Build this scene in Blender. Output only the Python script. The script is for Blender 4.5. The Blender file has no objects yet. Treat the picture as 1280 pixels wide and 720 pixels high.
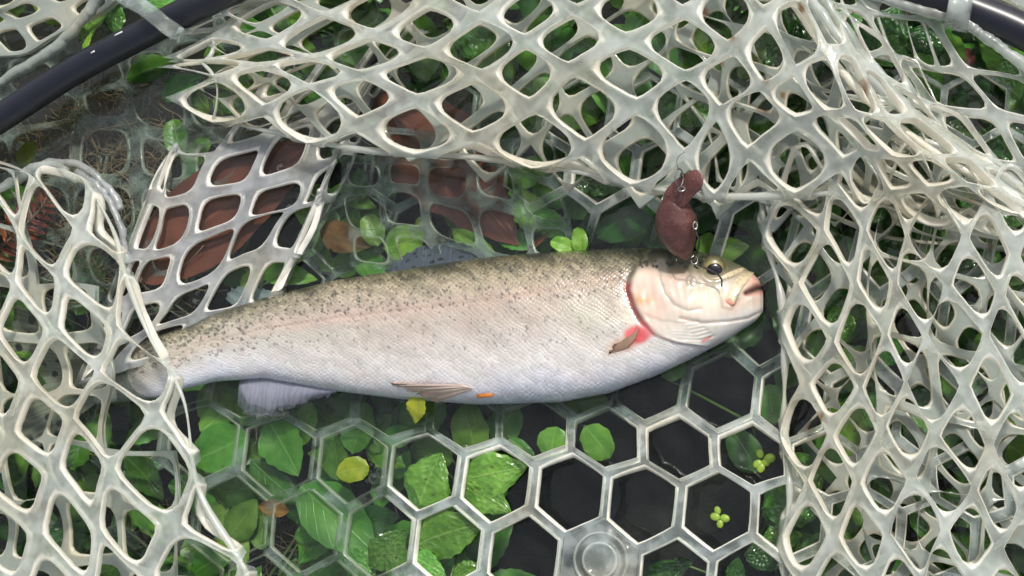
import bpy, math, random
import numpy as np
from mathutils import Vector, Matrix, Quaternion

rng = np.random.default_rng(7)
random.seed(7)
sc = bpy.context.scene
col = sc.collection

# ------------------------------------------------------------------ camera
TILT = math.radians(19); DIST = 0.889; LENS = 50.0; SW = 36.0
ND = np.array([0.93, -0.36]); ND /= np.linalg.norm(ND)
CAM = np.array([ND[0]*math.sin(TILT)*DIST, ND[1]*math.sin(TILT)*DIST, math.cos(TILT)*DIST])
fz = CAM/np.linalg.norm(CAM)
rx = np.array([1., 0, 0]); rx = rx - fz*rx.dot(fz); rx /= np.linalg.norm(rx)
uy = np.cross(fz, rx)
cd = bpy.data.cameras.new('camera'); cam = bpy.data.objects.new('camera', cd); col.objects.link(cam)
cd.lens = LENS; cd.sensor_width = SW; cd.clip_start = 0.01; cd.clip_end = 500
M = Matrix([[rx[0], uy[0], fz[0], CAM[0]], [rx[1], uy[1], fz[1], CAM[1]], [rx[2], uy[2], fz[2], CAM[2]], [0, 0, 0, 1]])
cam.matrix_world = M
cd.dof.use_dof = False
sc.camera = cam

# ------------------------------------------------------------------ light
SUN_EL = math.radians(52); SUN_AZ = math.radians(62)     # azimuth measured from +x towards +y
w = bpy.data.worlds.new('World'); sc.world = w; w.use_nodes = True
nt = w.node_tree; nt.nodes.clear()
sky = nt.nodes.new('ShaderNodeTexSky'); sky.sky_type = 'NISHITA'; sky.sun_disc = False
sky.sun_elevation = SUN_EL; sky.sun_rotation = math.pi/2 - SUN_AZ
sky.dust_density = 4.0; sky.air_density = 1.0; sky.ozone_density = 1.0
hs = nt.nodes.new('ShaderNodeHueSaturation'); hs.inputs['Saturation'].default_value = 0.35
bg = nt.nodes.new('ShaderNodeBackground'); bg.inputs['Strength'].default_value = 0.13
wo = nt.nodes.new('ShaderNodeOutputWorld')
nt.links.new(sky.outputs[0], hs.inputs['Color']); nt.links.new(hs.outputs[0], bg.inputs[0]); nt.links.new(bg.outputs[0], wo.inputs[0])
sd = bpy.data.lights.new('sun', 'SUN'); sd.energy = 2.5; sd.angle = math.radians(5); sd.color = (1, .95, .87)
sun = bpy.data.objects.new('sun', sd); col.objects.link(sun)
sdir = Vector((math.cos(SUN_EL)*math.cos(SUN_AZ), math.cos(SUN_EL)*math.sin(SUN_AZ), math.sin(SUN_EL)))
sun.rotation_euler = sdir.to_track_quat('Z', 'Y').to_euler(); sun.location = sdir*5
sc.view_settings.view_transform = 'Standard'; sc.view_settings.look = 'None'
sc.view_settings.gamma = 1; sc.view_settings.exposure = 0.34; sc.view_settings.use_curve_mapping = False
sc.render.engine = 'CYCLES'
sc.cycles.transparent_max_bounces = 10; sc.cycles.max_bounces = 4; sc.cycles.diffuse_bounces = 3; sc.cycles.glossy_bounces = 2
sc.cycles.use_adaptive_sampling = True; sc.cycles.adaptive_threshold = .04
sc.cycles.caustics_reflective = False; sc.cycles.caustics_refractive = False

# ------------------------------------------------------------------ helpers
PXM = 0.0005   # metres per photo pixel at the water surface in the middle
def P(px, py, z):
    """point at height z seen in direction of photo position px,py (arrays allowed)"""
    px = np.asarray(px, float); py = np.asarray(py, float); z = np.asarray(z, float)
    k = SW/LENS/1280.0
    a = (px-640)*k; b = (360-py)*k
    d = a[..., None]*rx + b[..., None]*uy - fz
    t = (z-CAM[2])/d[..., 2]
    return CAM + d*t[..., None]

def mesh(name, v, f, mat=None, parent=None, smooth=True, attrs=None, uv=None, colattr=None, loc=None):
    v = np.asarray(v, np.float64)
    if loc is not None: v = v-np.asarray(loc)
    me = bpy.data.meshes.new(name)
    if isinstance(f, np.ndarray):
        n = len(f); k = f.shape[1]
        me.vertices.add(len(v)); me.vertices.foreach_set('co', v.ravel())
        me.loops.add(n*k); me.loops.foreach_set('vertex_index', f.ravel().astype(np.int32))
        me.polygons.add(n); me.polygons.foreach_set('loop_start', np.arange(0, n*k, k, dtype=np.int32))
        me.update(calc_edges=True)
    else:
        me.from_pydata([tuple(q) for q in v], [], [tuple(q) for q in f])
    me.validate()
    if smooth: me.polygons.foreach_set('use_smooth', np.ones(len(me.polygons), bool))
    if attrs:
        for k_, a in attrs.items():
            at = me.attributes.new(k_, 'FLOAT', 'POINT'); at.data.foreach_set('value', np.asarray(a, np.float32))
    if colattr is not None:
        at = me.attributes.new('Col', 'FLOAT_COLOR', 'POINT')
        c4 = np.ones((len(v), 4), np.float32); c4[:, :3] = colattr; at.data.foreach_set('color', c4.ravel())
    if uv is not None:
        at = me.attributes.new('puv', 'FLOAT_VECTOR', 'POINT')
        u3 = np.zeros((len(v), 3), np.float32); u3[:, :2] = uv; at.data.foreach_set('vector', u3.ravel())
    if mat: me.materials.append(mat)
    o = bpy.data.objects.new(name, me); col.objects.link(o)
    if loc is not None: o.location = loc
    if parent is not None: o.parent = parent
    return o

def empty(name, label, cat, loc=(0, 0, 0), group=None):
    o = bpy.data.objects.new(name, None); col.objects.link(o); o.location = loc; o.empty_display_size = .01
    return tag(o, label, cat, group)
def tag(o, label, cat, group=None, kind=None):
    if label: o['label'] = label
    if cat: o['category'] = cat
    if group: o['group'] = group
    if kind: o['kind'] = kind
    return o

def grid_faces(nr, nc, closed=False, off=0):
    r = np.arange(nr-1)[:, None]; c = np.arange(nc if closed else nc-1)[None, :]
    c2 = (c+1) % nc
    return (np.stack([r*nc+c, r*nc+c2, (r+1)*nc+c2, (r+1)*nc+c], -1).reshape(-1, 4)+off)

def spline(pts, n):
    """Catmull-Rom through points (k,d) -> n samples"""
    pts = np.asarray(pts, float); k = len(pts)
    p = np.vstack([2*pts[0]-pts[1], pts, 2*pts[-1]-pts[-2]])
    t = np.linspace(0, k-1, n); i = np.clip(t.astype(int), 0, k-2); s = (t-i)[:, None]
    a, b, c, d = p[i], p[i+1], p[i+2], p[i+3]
    return .5*(2*b+(c-a)*s+(2*a-5*b+4*c-d)*s*s+(3*b-a-3*c+d)*s**3)

def tube_vf(path, rad, ns=10, flat=None, up=(0, 0, 1)):
    path = np.asarray(path, float); n = len(path); rad = np.broadcast_to(np.asarray(rad, float), (n,))
    t = np.gradient(path, axis=0); t /= np.linalg.norm(t, axis=1)[:, None]+1e-12
    up = np.array(up, float); s = np.cross(t, up)
    bad = np.linalg.norm(s, axis=1) < .05
    s[bad] = np.cross(t[bad], np.array([.3, 1., 0.1]))
    s /= np.linalg.norm(s, axis=1)[:, None]; nrm = np.cross(s, t)
    a = np.linspace(0, 2*math.pi, ns, endpoint=False)
    fl = 1.0 if flat is None else flat
    v = path[:, None, :]+rad[:, None, None]*(np.cos(a)[None, :, None]*s[:, None, :]+fl*np.sin(a)[None, :, None]*nrm[:, None, :])
    v = v.reshape(-1, 3); f = grid_faces(n, ns, True)
    v = np.vstack([v, path[:1], path[-1:]]); N = n*ns
    i = np.arange(ns); j = (i+1) % ns
    cap = np.vstack([np.stack([j, i, np.full(ns, N), np.full(ns, N)], 1), np.stack([i+(n-1)*ns, j+(n-1)*ns, np.full(ns, N+1), np.full(ns, N+1)], 1)])
    faces = [tuple(q) for q in f]+[tuple(q[:3]) for q in cap]
    return v, faces
def tube(name, path, rad, mat, parent=None, ns=10, flat=None, attrs=None, up=(0, 0, 1)):
    v, f = tube_vf(path, rad, ns, flat, up)
    at = {k: np.full(len(v), a) for k, a in attrs.items()} if attrs else None
    return mesh(name, v, f, mat, parent, attrs=at)

def sstep(a, b, x):
    t = np.clip((x-a)/(b-a), 0, 1); return t*t*(3-2*t)
class SNoise:
    def __init__(s, seed, freq, n=6):
        r = np.random.default_rng(seed); s.k = r.normal(0, freq, (n, 2)); s.p = r.uniform(0, 6.28, n); s.a = r.uniform(.5, 1, n); s.a /= np.sqrt((s.a**2).sum()/2)
    def __call__(s, x, y):
        x = np.asarray(x, float); o = np.zeros_like(x)
        for k, p, a in zip(s.k, s.p, s.a): o = o+a*np.sin(k[0]*x+k[1]*y+p)
        return o
def dpl(X, Y, pts):
    pts = np.asarray(pts, float); best = np.full(np.shape(X), 1e9)
    for a, b in zip(pts[:-1], pts[1:]):
        d = b-a; t = np.clip(((X-a[0])*d[0]+(Y-a[1])*d[1])/(d@d), 0, 1)
        best = np.minimum(best, np.hypot(X-a[0]-t*d[0], Y-a[1]-t*d[1]))
    return best

# ------------------------------------------------------------------ node helpers / materials
class NT:
    def __init__(s, name):
        s.m = bpy.data.materials.new(name); s.m.use_nodes = True; s.t = s.m.node_tree; s.t.nodes.clear()
        s.out = s.t.nodes.new('ShaderNodeOutputMaterial')
    def n(s, typ, **kw):
        nd = s.t.nodes.new(typ)
        for k, v in kw.items():
            if k.startswith('i_'):
                key = k[2:].replace('_', ' '); s.set(nd, key, v)
            elif k.startswith('x'): s.set(nd, int(k[1:]), v)
            else: setattr(nd, k, v)
        return nd
    def set(s, nd, key, v):
        if key == '': return
        inp = nd.inputs[key]
        if isinstance(v, bpy.types.NodeSocket): s.t.links.new(v, inp)
        else:
            if isinstance(v, (tuple, list)) and len(v) == 3 and inp.type == 'RGBA': v = (*v, 1)
            inp.default_value = v
    def math(s, op, a, b=0.0, c=None, clamp=False):
        nd = s.n('ShaderNodeMath', operation=op, use_clamp=clamp); s.set(nd, 0, a); s.set(nd, 1, b)
        if c is not None: s.set(nd, 2, c)
        return nd.outputs[0]
    def vm(s, op, a, b=None):
        nd = s.n('ShaderNodeVectorMath', operation=op); s.set(nd, 0, a)
        if b is not None: s.set(nd, 1, b)
        return nd.outputs['Value'] if op in ('LENGTH', 'DOT_PRODUCT') else nd.outputs[0]
    def mix(s, f, a, b, mode='MIX'):
        nd = s.n('ShaderNodeMix', data_type='RGBA', blend_type=mode); s.set(nd, 0, f); s.set(nd, 6, a); s.set(nd, 7, b); return nd.outputs[2]
    def ramp(s, f, stops, interp='LINEAR'):
        nd = s.n('ShaderNodeValToRGB'); cr = nd.color_ramp; cr.interpolation = interp
        while len(cr.elements) < len(stops): cr.elements.new(0.5)
        for e, (p, c) in zip(cr.elements, stops):
            e.position = p; e.color = (*c, 1) if len(c) == 3 else (c[0], c[0], c[0], 1)
        s.set(nd, 0, f); return nd.outputs[0]
    def mr(s, v, a, b, c=0.0, d=1.0, smooth=True):
        nd = s.n('ShaderNodeMapRange', interpolation_type='SMOOTHSTEP' if smooth else 'LINEAR'); s.set(nd, 0, v)
        for i, q in enumerate((a, b, c, d)): s.set(nd, i+1, q)
        return nd.outputs[0]
    def attr(s, name, out='Fac'): return s.n('ShaderNodeAttribute', attribute_name=name).outputs[out]
    def noise(s, vec=None, scale=5, detail=3, rough=.5, out=0, dim='3D'):
        nd = s.n('ShaderNodeTexNoise', noise_dimensions=dim); nd.inputs['Scale'].default_value = scale; nd.inputs['Detail'].default_value = detail; nd.inputs['Roughness'].default_value = rough
        if vec is not None: s.set(nd, 'Vector', vec)
        return nd.outputs[out]
    def bump(s, h, strength=.3, dist=.001, normal=None):
        nd = s.n('ShaderNodeBump'); nd.inputs['Strength'].default_value = strength; nd.inputs['Distance'].default_value = dist; s.set(nd, 'Height', h)
        if normal is not None: s.set(nd, 'Normal', normal)
        return nd.outputs[0]
    def geo(s): return s.n('ShaderNodeNewGeometry').outputs['Position']
    def obj(s): return s.n('ShaderNodeTexCoord').outputs['Object']
    def princ(s, **kw):
        nd = s.n('ShaderNodeBsdfPrincipled')
        for k, v in kw.items(): s.set(nd, k.replace('_', ' '), v)
        return nd
    def mixs(s, f, a, b):
        nd = s.n('ShaderNodeMixShader'); s.set(nd, 0, f); s.t.links.new(a, nd.inputs[1]); s.t.links.new(b, nd.inputs[2]); return nd.outputs[0]
    def done(s, sh): s.t.links.new(sh, s.out.inputs['Surface']); return s.m

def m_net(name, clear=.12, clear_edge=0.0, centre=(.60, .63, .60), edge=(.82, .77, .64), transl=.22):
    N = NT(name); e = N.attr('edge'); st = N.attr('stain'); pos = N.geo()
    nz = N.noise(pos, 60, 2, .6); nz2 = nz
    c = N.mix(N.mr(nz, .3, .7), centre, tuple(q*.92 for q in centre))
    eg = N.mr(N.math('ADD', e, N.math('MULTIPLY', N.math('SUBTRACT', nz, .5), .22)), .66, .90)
    c = N.mix(eg, c, edge)  # cream hole rims: light caught by the rubber edges, put into the colour
    c = N.mix(N.math('MULTIPLY', N.mr(N.noise(pos, 14, 2, .65), .48, .70), .42), c, (.64, .56, .40))
    sf = N.math('MULTIPLY', N.mr(N.math('ADD', st, N.math('MULTIPLY', N.math('SUBTRACT', nz, .5), 1.6)), .25, .8), .9)
    c = N.mix(sf, c, (.30, .15, .05))
    b = N.bump(nz, .5, .004)
    p = N.princ(Base_Color=c, Roughness=N.mr(nz2, .3, .7, .2, .34), Normal=b, Specular_IOR_Level=.6, Coat_Weight=.7, Coat_Roughness=.07)
    t = N.n('ShaderNodeBsdfTranslucent'); N.set(t, 'Color', c)
    sh = N.mixs(transl, p.outputs[0], t.outputs[0])
    if not clear: return N.done(sh)
    tr = N.n('ShaderNodeBsdfTransparent'); N.set(tr, 'Color', (.93, .97, .94))
    f = N.mr(e, .62, .90, clear, clear_edge)
    f = N.math('MULTIPLY', f, N.mr(nz, .3, .65, .6, 1.25), clamp=True)
    f = N.math('ADD', f, N.math('MULTIPLY', N.attr('wet'), N.mr(e, .5, 1.0, .22, .5)), clamp=True)
    return N.done(N.mixs(f, sh, tr.outputs[0]))

def m_leaf(name, base, dark, vein, rough=.3, wet=0.0, speck=0.0, transl=.25):
    N = NT(name); uv = N.attr('puv', 'Vector'); sx = N.n('ShaderNodeSeparateXYZ'); N.set(sx, 0, uv)
    x, y = sx.outputs[0], sx.outputs[1]
    ay = N.math('ABSOLUTE', y)
    rnd = N.n('ShaderNodeObjectInfo').outputs['Random']; o = N.obj()
    seed = N.vm('ADD', N.vm('MULTIPLY', uv, (1, .34, 0)), N.n('ShaderNodeCombineXYZ', x0=N.math('MULTIPLY', rnd, 37.0), x1=N.math('MULTIPLY', rnd, 111.0), x2=0.0).outputs[0])
    nz = N.noise(seed, 2.2, 3, .62, dim='2D')
    nzf = N.noise(seed, 14, 2, .65, dim='2D')
    mid = N.mr(ay, .02, .07, 1, 0)
    ph = N.math('SUBTRACT', N.math('MULTIPLY', x, 40.0), N.math('MULTIPLY', ay, 15.0))
    ph = N.math('ADD', ph, N.math('MULTIPLY', nz, 2.0))
    sv = N.mr(N.math('ABSOLUTE', N.math('SINE', N.math('MULTIPLY', ph, .5))), 0.0, .16, 1, 0)
    sv = N.math('MULTIPLY', sv, N.mr(ay, .1, .9, .7, .25))
    vv = N.math('MAXIMUM', mid, sv)
    c = N.mix(N.mr(nz, .3, .72), dark, base)
    c = N.mix(N.math('MULTIPLY', nzf, .35), c, tuple(q*.55 for q in base))
    c = N.mix(N.math('MULTIPLY', vv, .4), c, vein)
    # blemishes
    vb = N.n('ShaderNodeTexVoronoi', voronoi_dimensions='2D'); N.set(vb, 'Vector', seed); vb.inputs['Scale'].default_value = 3.1
    spot = N.math('MULTIPLY', N.mr(vb.outputs['Distance'], .05, .11, 1, 0), N.math('GREATER_THAN', N.noise(seed, 3.7, 1, dim='2D'), .62-speck))
    c = N.mix(N.math('MULTIPLY', spot, .7), c, (.07, .05, .015))
    hsv = N.n('ShaderNodeHueSaturation'); N.set(hsv, 'Color', c)
    N.set(hsv, 'Hue', N.mr(rnd, 0, 1, .478, .512, False)); N.set(hsv, 'Value', N.mr(N.math('FRACT', N.math('MULTIPLY', rnd, 7.31)), 0, 1, .72, 1.18, False))
    c = hsv.outputs[0]
    h = N.math('ADD', N.math('MULTIPLY', vv, -.35), N.math('MULTIPLY', nzf, .25))
    if wet:
        pk = N.n('ShaderNodeTexVoronoi', voronoi_dimensions='2D'); N.set(pk, 'Vector', seed); pk.inputs['Scale'].default_value = 10
        h = N.math('SUBTRACT', h, N.math('MULTIPLY', pk.outputs['Distance'], 1.3))
    nrm = N.bump(h, .5 if wet else .35, .0014)
    kw = {}
    if wet:
        dr = N.n('ShaderNodeTexVoronoi', voronoi_dimensions='2D'); N.set(dr, 'Vector', seed); dr.inputs['Scale'].default_value = 17
        dh = N.mr(dr.outputs['Distance'], .0, .3, 1, 0)
        dsel = N.math('GREATER_THAN', N.n('ShaderNodeSeparateColor', x0=dr.outputs['Color']).outputs[0], .55)
        cn = N.bump(N.math('MULTIPLY', dh, dsel), .9, .0018, nrm)
        kw = dict(Coat_Weight=.8, Coat_Roughness=.08, Coat_Normal=cn)
    p = N.princ(Base_Color=c, Roughness=rough, Normal=nrm, Specular_IOR_Level=.45, **kw)
    t = N.n('ShaderNodeBsdfTranslucent'); N.set(t, 'Color', c)
    return N.done(N.mixs(transl, p.outputs[0], t.outputs[0]))

def m_simple(name, c, rough=.5, metal=0.0, var=.15, scale=40, bump=.1, coat=0.0, c2=None):
    N = NT(name); pos = N.obj(); nz = N.noise(pos, scale, 5, .6)
    cc = N.mix(N.mr(nz, .3, .7), c, c2 if c2 else tuple(q*(1-var*2) for q in c))
    p = N.princ(Base_Color=cc, Roughness=rough, Metallic=metal, Normal=N.bump(nz, bump, .001), Coat_Weight=coat)
    return N.done(p.outputs[0])

MAT = {}
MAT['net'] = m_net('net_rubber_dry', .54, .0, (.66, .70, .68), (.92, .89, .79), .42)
MAT['net_back'] = m_net('net_rubber_shaded', 0, .0, (.40, .45, .41), (.82, .78, .64), .42)  # darker copy of the net rubber, shadowing of inner layers put into its colour
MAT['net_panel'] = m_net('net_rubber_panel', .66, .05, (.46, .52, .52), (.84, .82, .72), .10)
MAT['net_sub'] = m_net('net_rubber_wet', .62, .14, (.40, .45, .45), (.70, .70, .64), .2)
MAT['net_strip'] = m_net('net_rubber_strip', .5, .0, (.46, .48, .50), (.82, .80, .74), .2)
G = {}
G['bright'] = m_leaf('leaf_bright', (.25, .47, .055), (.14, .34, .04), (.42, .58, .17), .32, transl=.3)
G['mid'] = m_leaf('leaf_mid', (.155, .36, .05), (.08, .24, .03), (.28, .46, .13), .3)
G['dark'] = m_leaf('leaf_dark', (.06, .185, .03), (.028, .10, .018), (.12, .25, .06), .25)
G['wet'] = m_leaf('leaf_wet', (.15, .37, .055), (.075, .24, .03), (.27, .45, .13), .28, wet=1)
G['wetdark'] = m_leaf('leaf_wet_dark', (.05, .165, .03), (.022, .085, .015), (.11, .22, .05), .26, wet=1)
G['yellow'] = m_leaf('leaf_yellow', (.42, .50, .05), (.28, .40, .04), (.55, .58, .16), .35, transl=.35)
G['orange'] = m_leaf('leaf_orange', (.36, .16, .03), (.16, .07, .02), (.3, .14, .04), .45, speck=.2)
G['brown'] = m_leaf('leaf_brown', (.23, .06, .038), (.13, .036, .024), (.27, .09, .055), .35, speck=.1, transl=.1)
G['red'] = m_leaf('leaf_red', (.32, .075, .025), (.13, .035, .015), (.22, .06, .03), .4, transl=.1)
MAT['stem'] = m_simple('plant_stem', (.10, .17, .04), .4, c2=(.07, .10, .03))
MAT['root'] = m_simple('root_fibre', (.16, .10, .055), .7, c2=(.28, .2, .12))
MAT['frame'] = m_simple('frame_plastic', (.012, .013, .022), .30, var=.1, scale=60, bump=.05)
MAT['scuff'] = m_simple('frame_scuff', (.6, .6, .62), .6)

# water
N = NT('water_surface'); pos = N.geo()
w1 = N.noise(pos, 18, 2, .6)
nb = N.bump(w1, .6, .008)
fr = N.n('ShaderNodeFresnel'); fr.inputs['IOR'].default_value = 1.45; N.set(fr, 'Normal', nb)
gl = N.n('ShaderNodeBsdfGlossy'); gl.inputs['Roughness'].default_value = .02; N.set(gl, 'Normal', nb); N.set(gl, 'Color', (1, 1, 1))
tr = N.n('ShaderNodeBsdfTransparent'); N.set(tr, 'Color', (.86, .93, .89))
df = N.n('ShaderNodeBsdfDiffuse'); N.set(df, 'Color', (.34, .40, .44))
body = N.mixs(.012, tr.outputs[0], df.outputs[0])
MAT['water'] = N.done(N.mixs(fr.outputs[0], body, gl.outputs[0]))
N = NT('stream_mud'); pos = N.geo(); nz = N.noise(pos, 30, 6, .65)
MAT['mud'] = N.done(N.princ(Base_Color=N.mix(nz, (.004, .004, .003), (.016, .013, .009)), Roughness=.9, Normal=N.bump(nz, .5, .01)).outputs[0])

# ------------------------------------------------------------------ setting
def sheet(name, z, mat, inner=.8, outer=60, n=60, amp=0.0, seed=1):
    s = np.linspace(-1, 1, n); s = np.sign(s)*(inner*np.abs(s)+(outer-inner)*np.abs(s)**7)
    X, Y = np.meshgrid(s, s); Z = np.full_like(X, z)
    if amp: nn = SNoise(seed, 14); Z = Z+amp*nn(X, Y)*np.exp(-(X**2+Y**2)/4)
    v = np.stack([X, Y, Z], -1).reshape(-1, 3)
    o = mesh(name, v, grid_faces(n, n), mat); o['kind'] = 'structure'; return o
sheet('stream_bed', -.16, MAT['mud'], amp=.012, n=90)
sheet('water', 0.0, MAT['water'], n=20)

# ------------------------------------------------------------------ landing net
net = empty('landing_net', 'landing net with dark hoop and pale rubber mesh folded around the trout', 'landing net', P(640, 0, 0.0))
NL = np.array(net.location)

def crom2(G_, U, V):
    G_ = np.asarray(G_, float)
    g = np.concatenate([2*G_[:1]-G_[1:2], G_, 2*G_[-1:]-G_[-2:-1]], 0)
    g = np.concatenate([2*g[:, :1]-g[:, 1:2], g, 2*g[:, -1:]-g[:, -2:-1]], 1)
    R, C = G_.shape[:2]
    def wt(t, n):
        i = np.clip(np.floor(t).astype(int), 0, n-2); s = t-i; s = np.clip(s, -.6, 1.6)
        return i, np.stack([.5*(-s+2*s*s-s**3), .5*(2-5*s*s+3*s**3), .5*(s+4*s*s-3*s**3), .5*(-s*s+s**3)], -1)
    iv, wv = wt(V, R); iu, wu = wt(U, C)
    out = np.zeros(U.shape+(G_.shape[2],))
    for a in range(4):
        for b in range(4):
            out += (wv[..., a]*wu[..., b])[..., None]*g[iv+a, iu+b]
    return out

def template(kind, wpx, hpx, strand, r, k):
    if kind == 'diamond': c = np.array([[.5, 0], [0, .5], [-.5, 0], [0, -.5]])*[wpx, hpx]
    elif kind == 'square': c = np.array([[.5, -.5], [.5, .5], [-.5, .5], [-.5, -.5]])*[wpx, hpx]
    else:
        a = np.radians(np.arange(6)*60+30); c = np.stack([np.cos(a), np.sin(a)], 1)*wpx/math.sqrt(3)
    n = len(c)
    outer = np.concatenate([c[i]+(c[(i+1) % n]-c[i])*np.linspace(0, 1, k, endpoint=False)[:, None] for i in range(n)])
    d = strand/2+r
    nr, of = [], []
    for i in range(n):
        e = c[(i+1) % n]-c[i]; q = np.array([e[1], -e[0]])/np.linalg.norm(e)
        if q@c[i] < 0: q = -q
        nr.append(q); of.append(q@c[i]-d)
    pts = []
    for i in range(n):
        A = np.array([nr[i-1], nr[i]]); p = np.linalg.solve(A, [of[i-1], of[i]])
        a0 = math.atan2(nr[i-1][1], nr[i-1][0]); a1 = math.atan2(nr[i][1], nr[i][0]); da = (a1-a0+math.pi) % (2*math.pi)-math.pi
        for t in np.linspace(0, 1, 7): pts.append(p+r*np.array([math.cos(a0+da*t), math.sin(a0+da*t)]))
    pts = np.array(pts); hole = []
    for q in outer:
        dd = q/np.linalg.norm(q); best = None
        for a, b in zip(pts, np.roll(pts, -1, 0)):
            e = b-a; det = dd[0]*(-e[1])+dd[1]*e[0]
            if abs(det) < 1e-9: continue
            t = (a[0]*(-e[1])+a[1]*e[0])/det; s = (dd[0]*a[1]-dd[1]*a[0])/det
            if t > 0 and -1e-6 <= s <= 1+1e-6: best = t if best is None else max(best, t)
        hole.append(dd*best)
    hole = np.array(hole)
    if kind == 'hex':
        s3 = math.sqrt(3)
        cv = lambda p: np.stack([p[:, 0]/wpx-p[:, 1]/wpx/s3, 2*p[:, 1]/wpx/s3], 1)
        return cv(outer), cv(hole)
    return outer/[wpx, hpx], hole/[wpx, hpx]

PROF = [(0, .92), (.45, .96), (.76, 1.0), (.92, .72), (1.0, .0)]
STAINS = [(885, 12, 16), (945, 108, 12), (1086, 110, 17), (768, 155, 10), (773, 203, 8), (1112, 135, 8), (978, 120, 16), (975, 95, 8), (1155, 62, 6), (1018, 520, 14), (1063, 606, 7), (1270, 535, 12), (1000, 20, 10), (950, 80, 12), (700, 30, 6), (1240, 300, 10), (1000, 350, 6), (900, 60, 10)]
def netpatch(name, ctrl, up, vp, kind, cell, strand, r, thick, mat, seed, jit=3, zj=.0015, rot=None, skip=(), inside=None, k=6, hexcells=None, holevar=.16, warp=6, hem=None):
    """ctrl: rows of (px,py,z mm); up, vp: lattice coordinate of each control column / row"""
    ctrl = np.array(ctrl, float)
    if kind != 'hex':
        wr = np.random.default_rng(seed+99); ctrl[1:-1, 1:-1] += wr.normal(0, 1, ctrl[1:-1, 1:-1].shape)*np.array([warp, warp, warp*.3])
    up = np.array(up, float); vp = np.array(vp, float)
    outer, hole = template(kind, cell[0], cell[1], strand, r, k)
    cs = []
    i0, i1, j0, j1 = math.floor(up[0])-2, math.ceil(up[-1])+2, math.floor(vp[0])-2, math.ceil(vp[-1])+2
    if kind == 'diamond':
        for j in range(2*j0, 2*j1):
            for i in range(i0, i1): cs.append((i+.5*(j % 2), j*.5))
    elif kind == 'square': cs = [(i, j) for i in range(i0, i1) for j in range(j0, j1)]
    else: cs = [(i+1/3, j+1/3) for i in range(i0, i1) for j in range(j0, j1)]
    cs = [c for c in cs if up[0]-.01 <= c[0] <= up[-1]+.01 and vp[0]-.01 <= c[1] <= vp[-1]+.01 and not any(abs(c[0]-s[0])+abs(c[1]-s[1]) < .1 for s in skip)]
    if inside: cs = [c for c in cs if inside(*c)]
    cs = np.array(cs); nc = len(cs); m = len(outer)
    rg = np.random.default_rng(seed)
    hsc = 1+rg.uniform(-holevar, holevar, nc)
    hoff = rg.normal(0, .018, (nc, 2))
    n1a = SNoise(seed+1, 1.4); n2a = SNoise(seed+2, 1.4); n1b = SNoise(seed+5, .55); n2b = SNoise(seed+6, .55)
    lf = 1.5 if kind != 'hex' else .6
    n1 = lambda a, b: n1a(a, b)+lf*n1b(a, b); n2 = lambda a, b: n2a(a, b)+lf*n2b(a, b); n3 = SNoise(seed+3, 1.1)
    layers = [(t, h) for t, h in PROF]+[(t, -h*.9) for t, h in PROF[:-1][::-1]]
    nl = len(layers)
    uv = np.zeros((nc, nl, m, 2)); hh = np.zeros((nc, nl, m)); ee = np.zeros((nc, nl, m))
    for l, (t, h) in enumerate(layers):
        hp = hole[None]*hsc[:, None, None]+hoff[:, None]
        uv[:, l] = cs[:, None]+outer[None]*(1-t)+hp*t
        hh[:, l] = h; ee[:, l] = t
    idx = np.arange(nc*nl*m).reshape(nc, nl, m)
    f = np.stack([idx[:, :-1, :], np.roll(idx, -1, 2)[:, :-1, :], np.roll(idx, -1, 2)[:, 1:, :], idx[:, 1:, :]], -1).reshape(-1, 4)
    uvf = uv.reshape(-1, 2); hf = hh.reshape(-1); ef = ee.reshape(-1)
    lay = np.broadcast_to(np.arange(nl)[None, :, None], (nc, nl, m)).reshape(-1)
    key = np.stack([np.round(uvf[:, 0]*1500), np.round(uvf[:, 1]*1500), lay], 1).astype(np.int64)
    key = (key[:, 0]+50000)*400000000+(key[:, 1]+50000)*100+key[:, 2]
    _, first, inv = np.unique(key, return_index=True, return_inverse=True)
    uvf, hf, ef = uvf[first], hf[first], ef[first]; f = inv[f]
    def S(u, v):
        U = np.interp(u, up, np.arange(len(up))); V = np.interp(v, vp, np.arange(len(vp)))
        U = U+np.where(u > up[-1], (u-up[-1])/(up[-1]-up[-2]), 0)+np.where(u < up[0], (u-up[0])/(up[1]-up[0]), 0)
        V = V+np.where(v > vp[-1], (v-vp[-1])/(vp[-1]-vp[-2]), 0)+np.where(v < vp[0], (v-vp[0])/(vp[1]-vp[0]), 0)
        q = crom2(ctrl, U, V)
        return P(q[:, 0]+jit*n1(u, v), q[:, 1]+jit*n2(u, v), q[:, 2]*.001+zj*n3(u, v)), q
    p, q = S(uvf[:, 0], uvf[:, 1]); e = .02
    du = S(uvf[:, 0]+e, uvf[:, 1])[0]-p; dv = S(uvf[:, 0], uvf[:, 1]+e)[0]-p
    nr = np.cross(du, dv); ln = np.linalg.norm(nr, axis=1)[:, None]; nr = nr/np.maximum(ln, 1e-12)
    if np.median(nr[:, 2]) < 0: nr = -nr
    p = p+nr*(hf*thick*PXM)[:, None]
    st = np.zeros(len(p))
    for sx_, sy_, sr in STAINS: st = np.maximum(st, 1-np.hypot(q[:, 0]-sx_, q[:, 1]-sy_)/sr)
    for ax, val, a_, b_, rad in (hem or ()):
        tt = np.linspace(a_, b_, 110); cc_ = np.full_like(tt, val)
        hq = S(tt, cc_)[0] if ax == 'v' else S(cc_, tt)[0]
        rr_ = rad*PXM*(1+.3*SNoise(seed+8, 5.0)(tt, tt))
        tube('hem', hq, np.maximum(rr_, .0006), mat, net, 10, attrs={'edge': .74, 'stain': 0.0, 'wet': 0.0})
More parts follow.
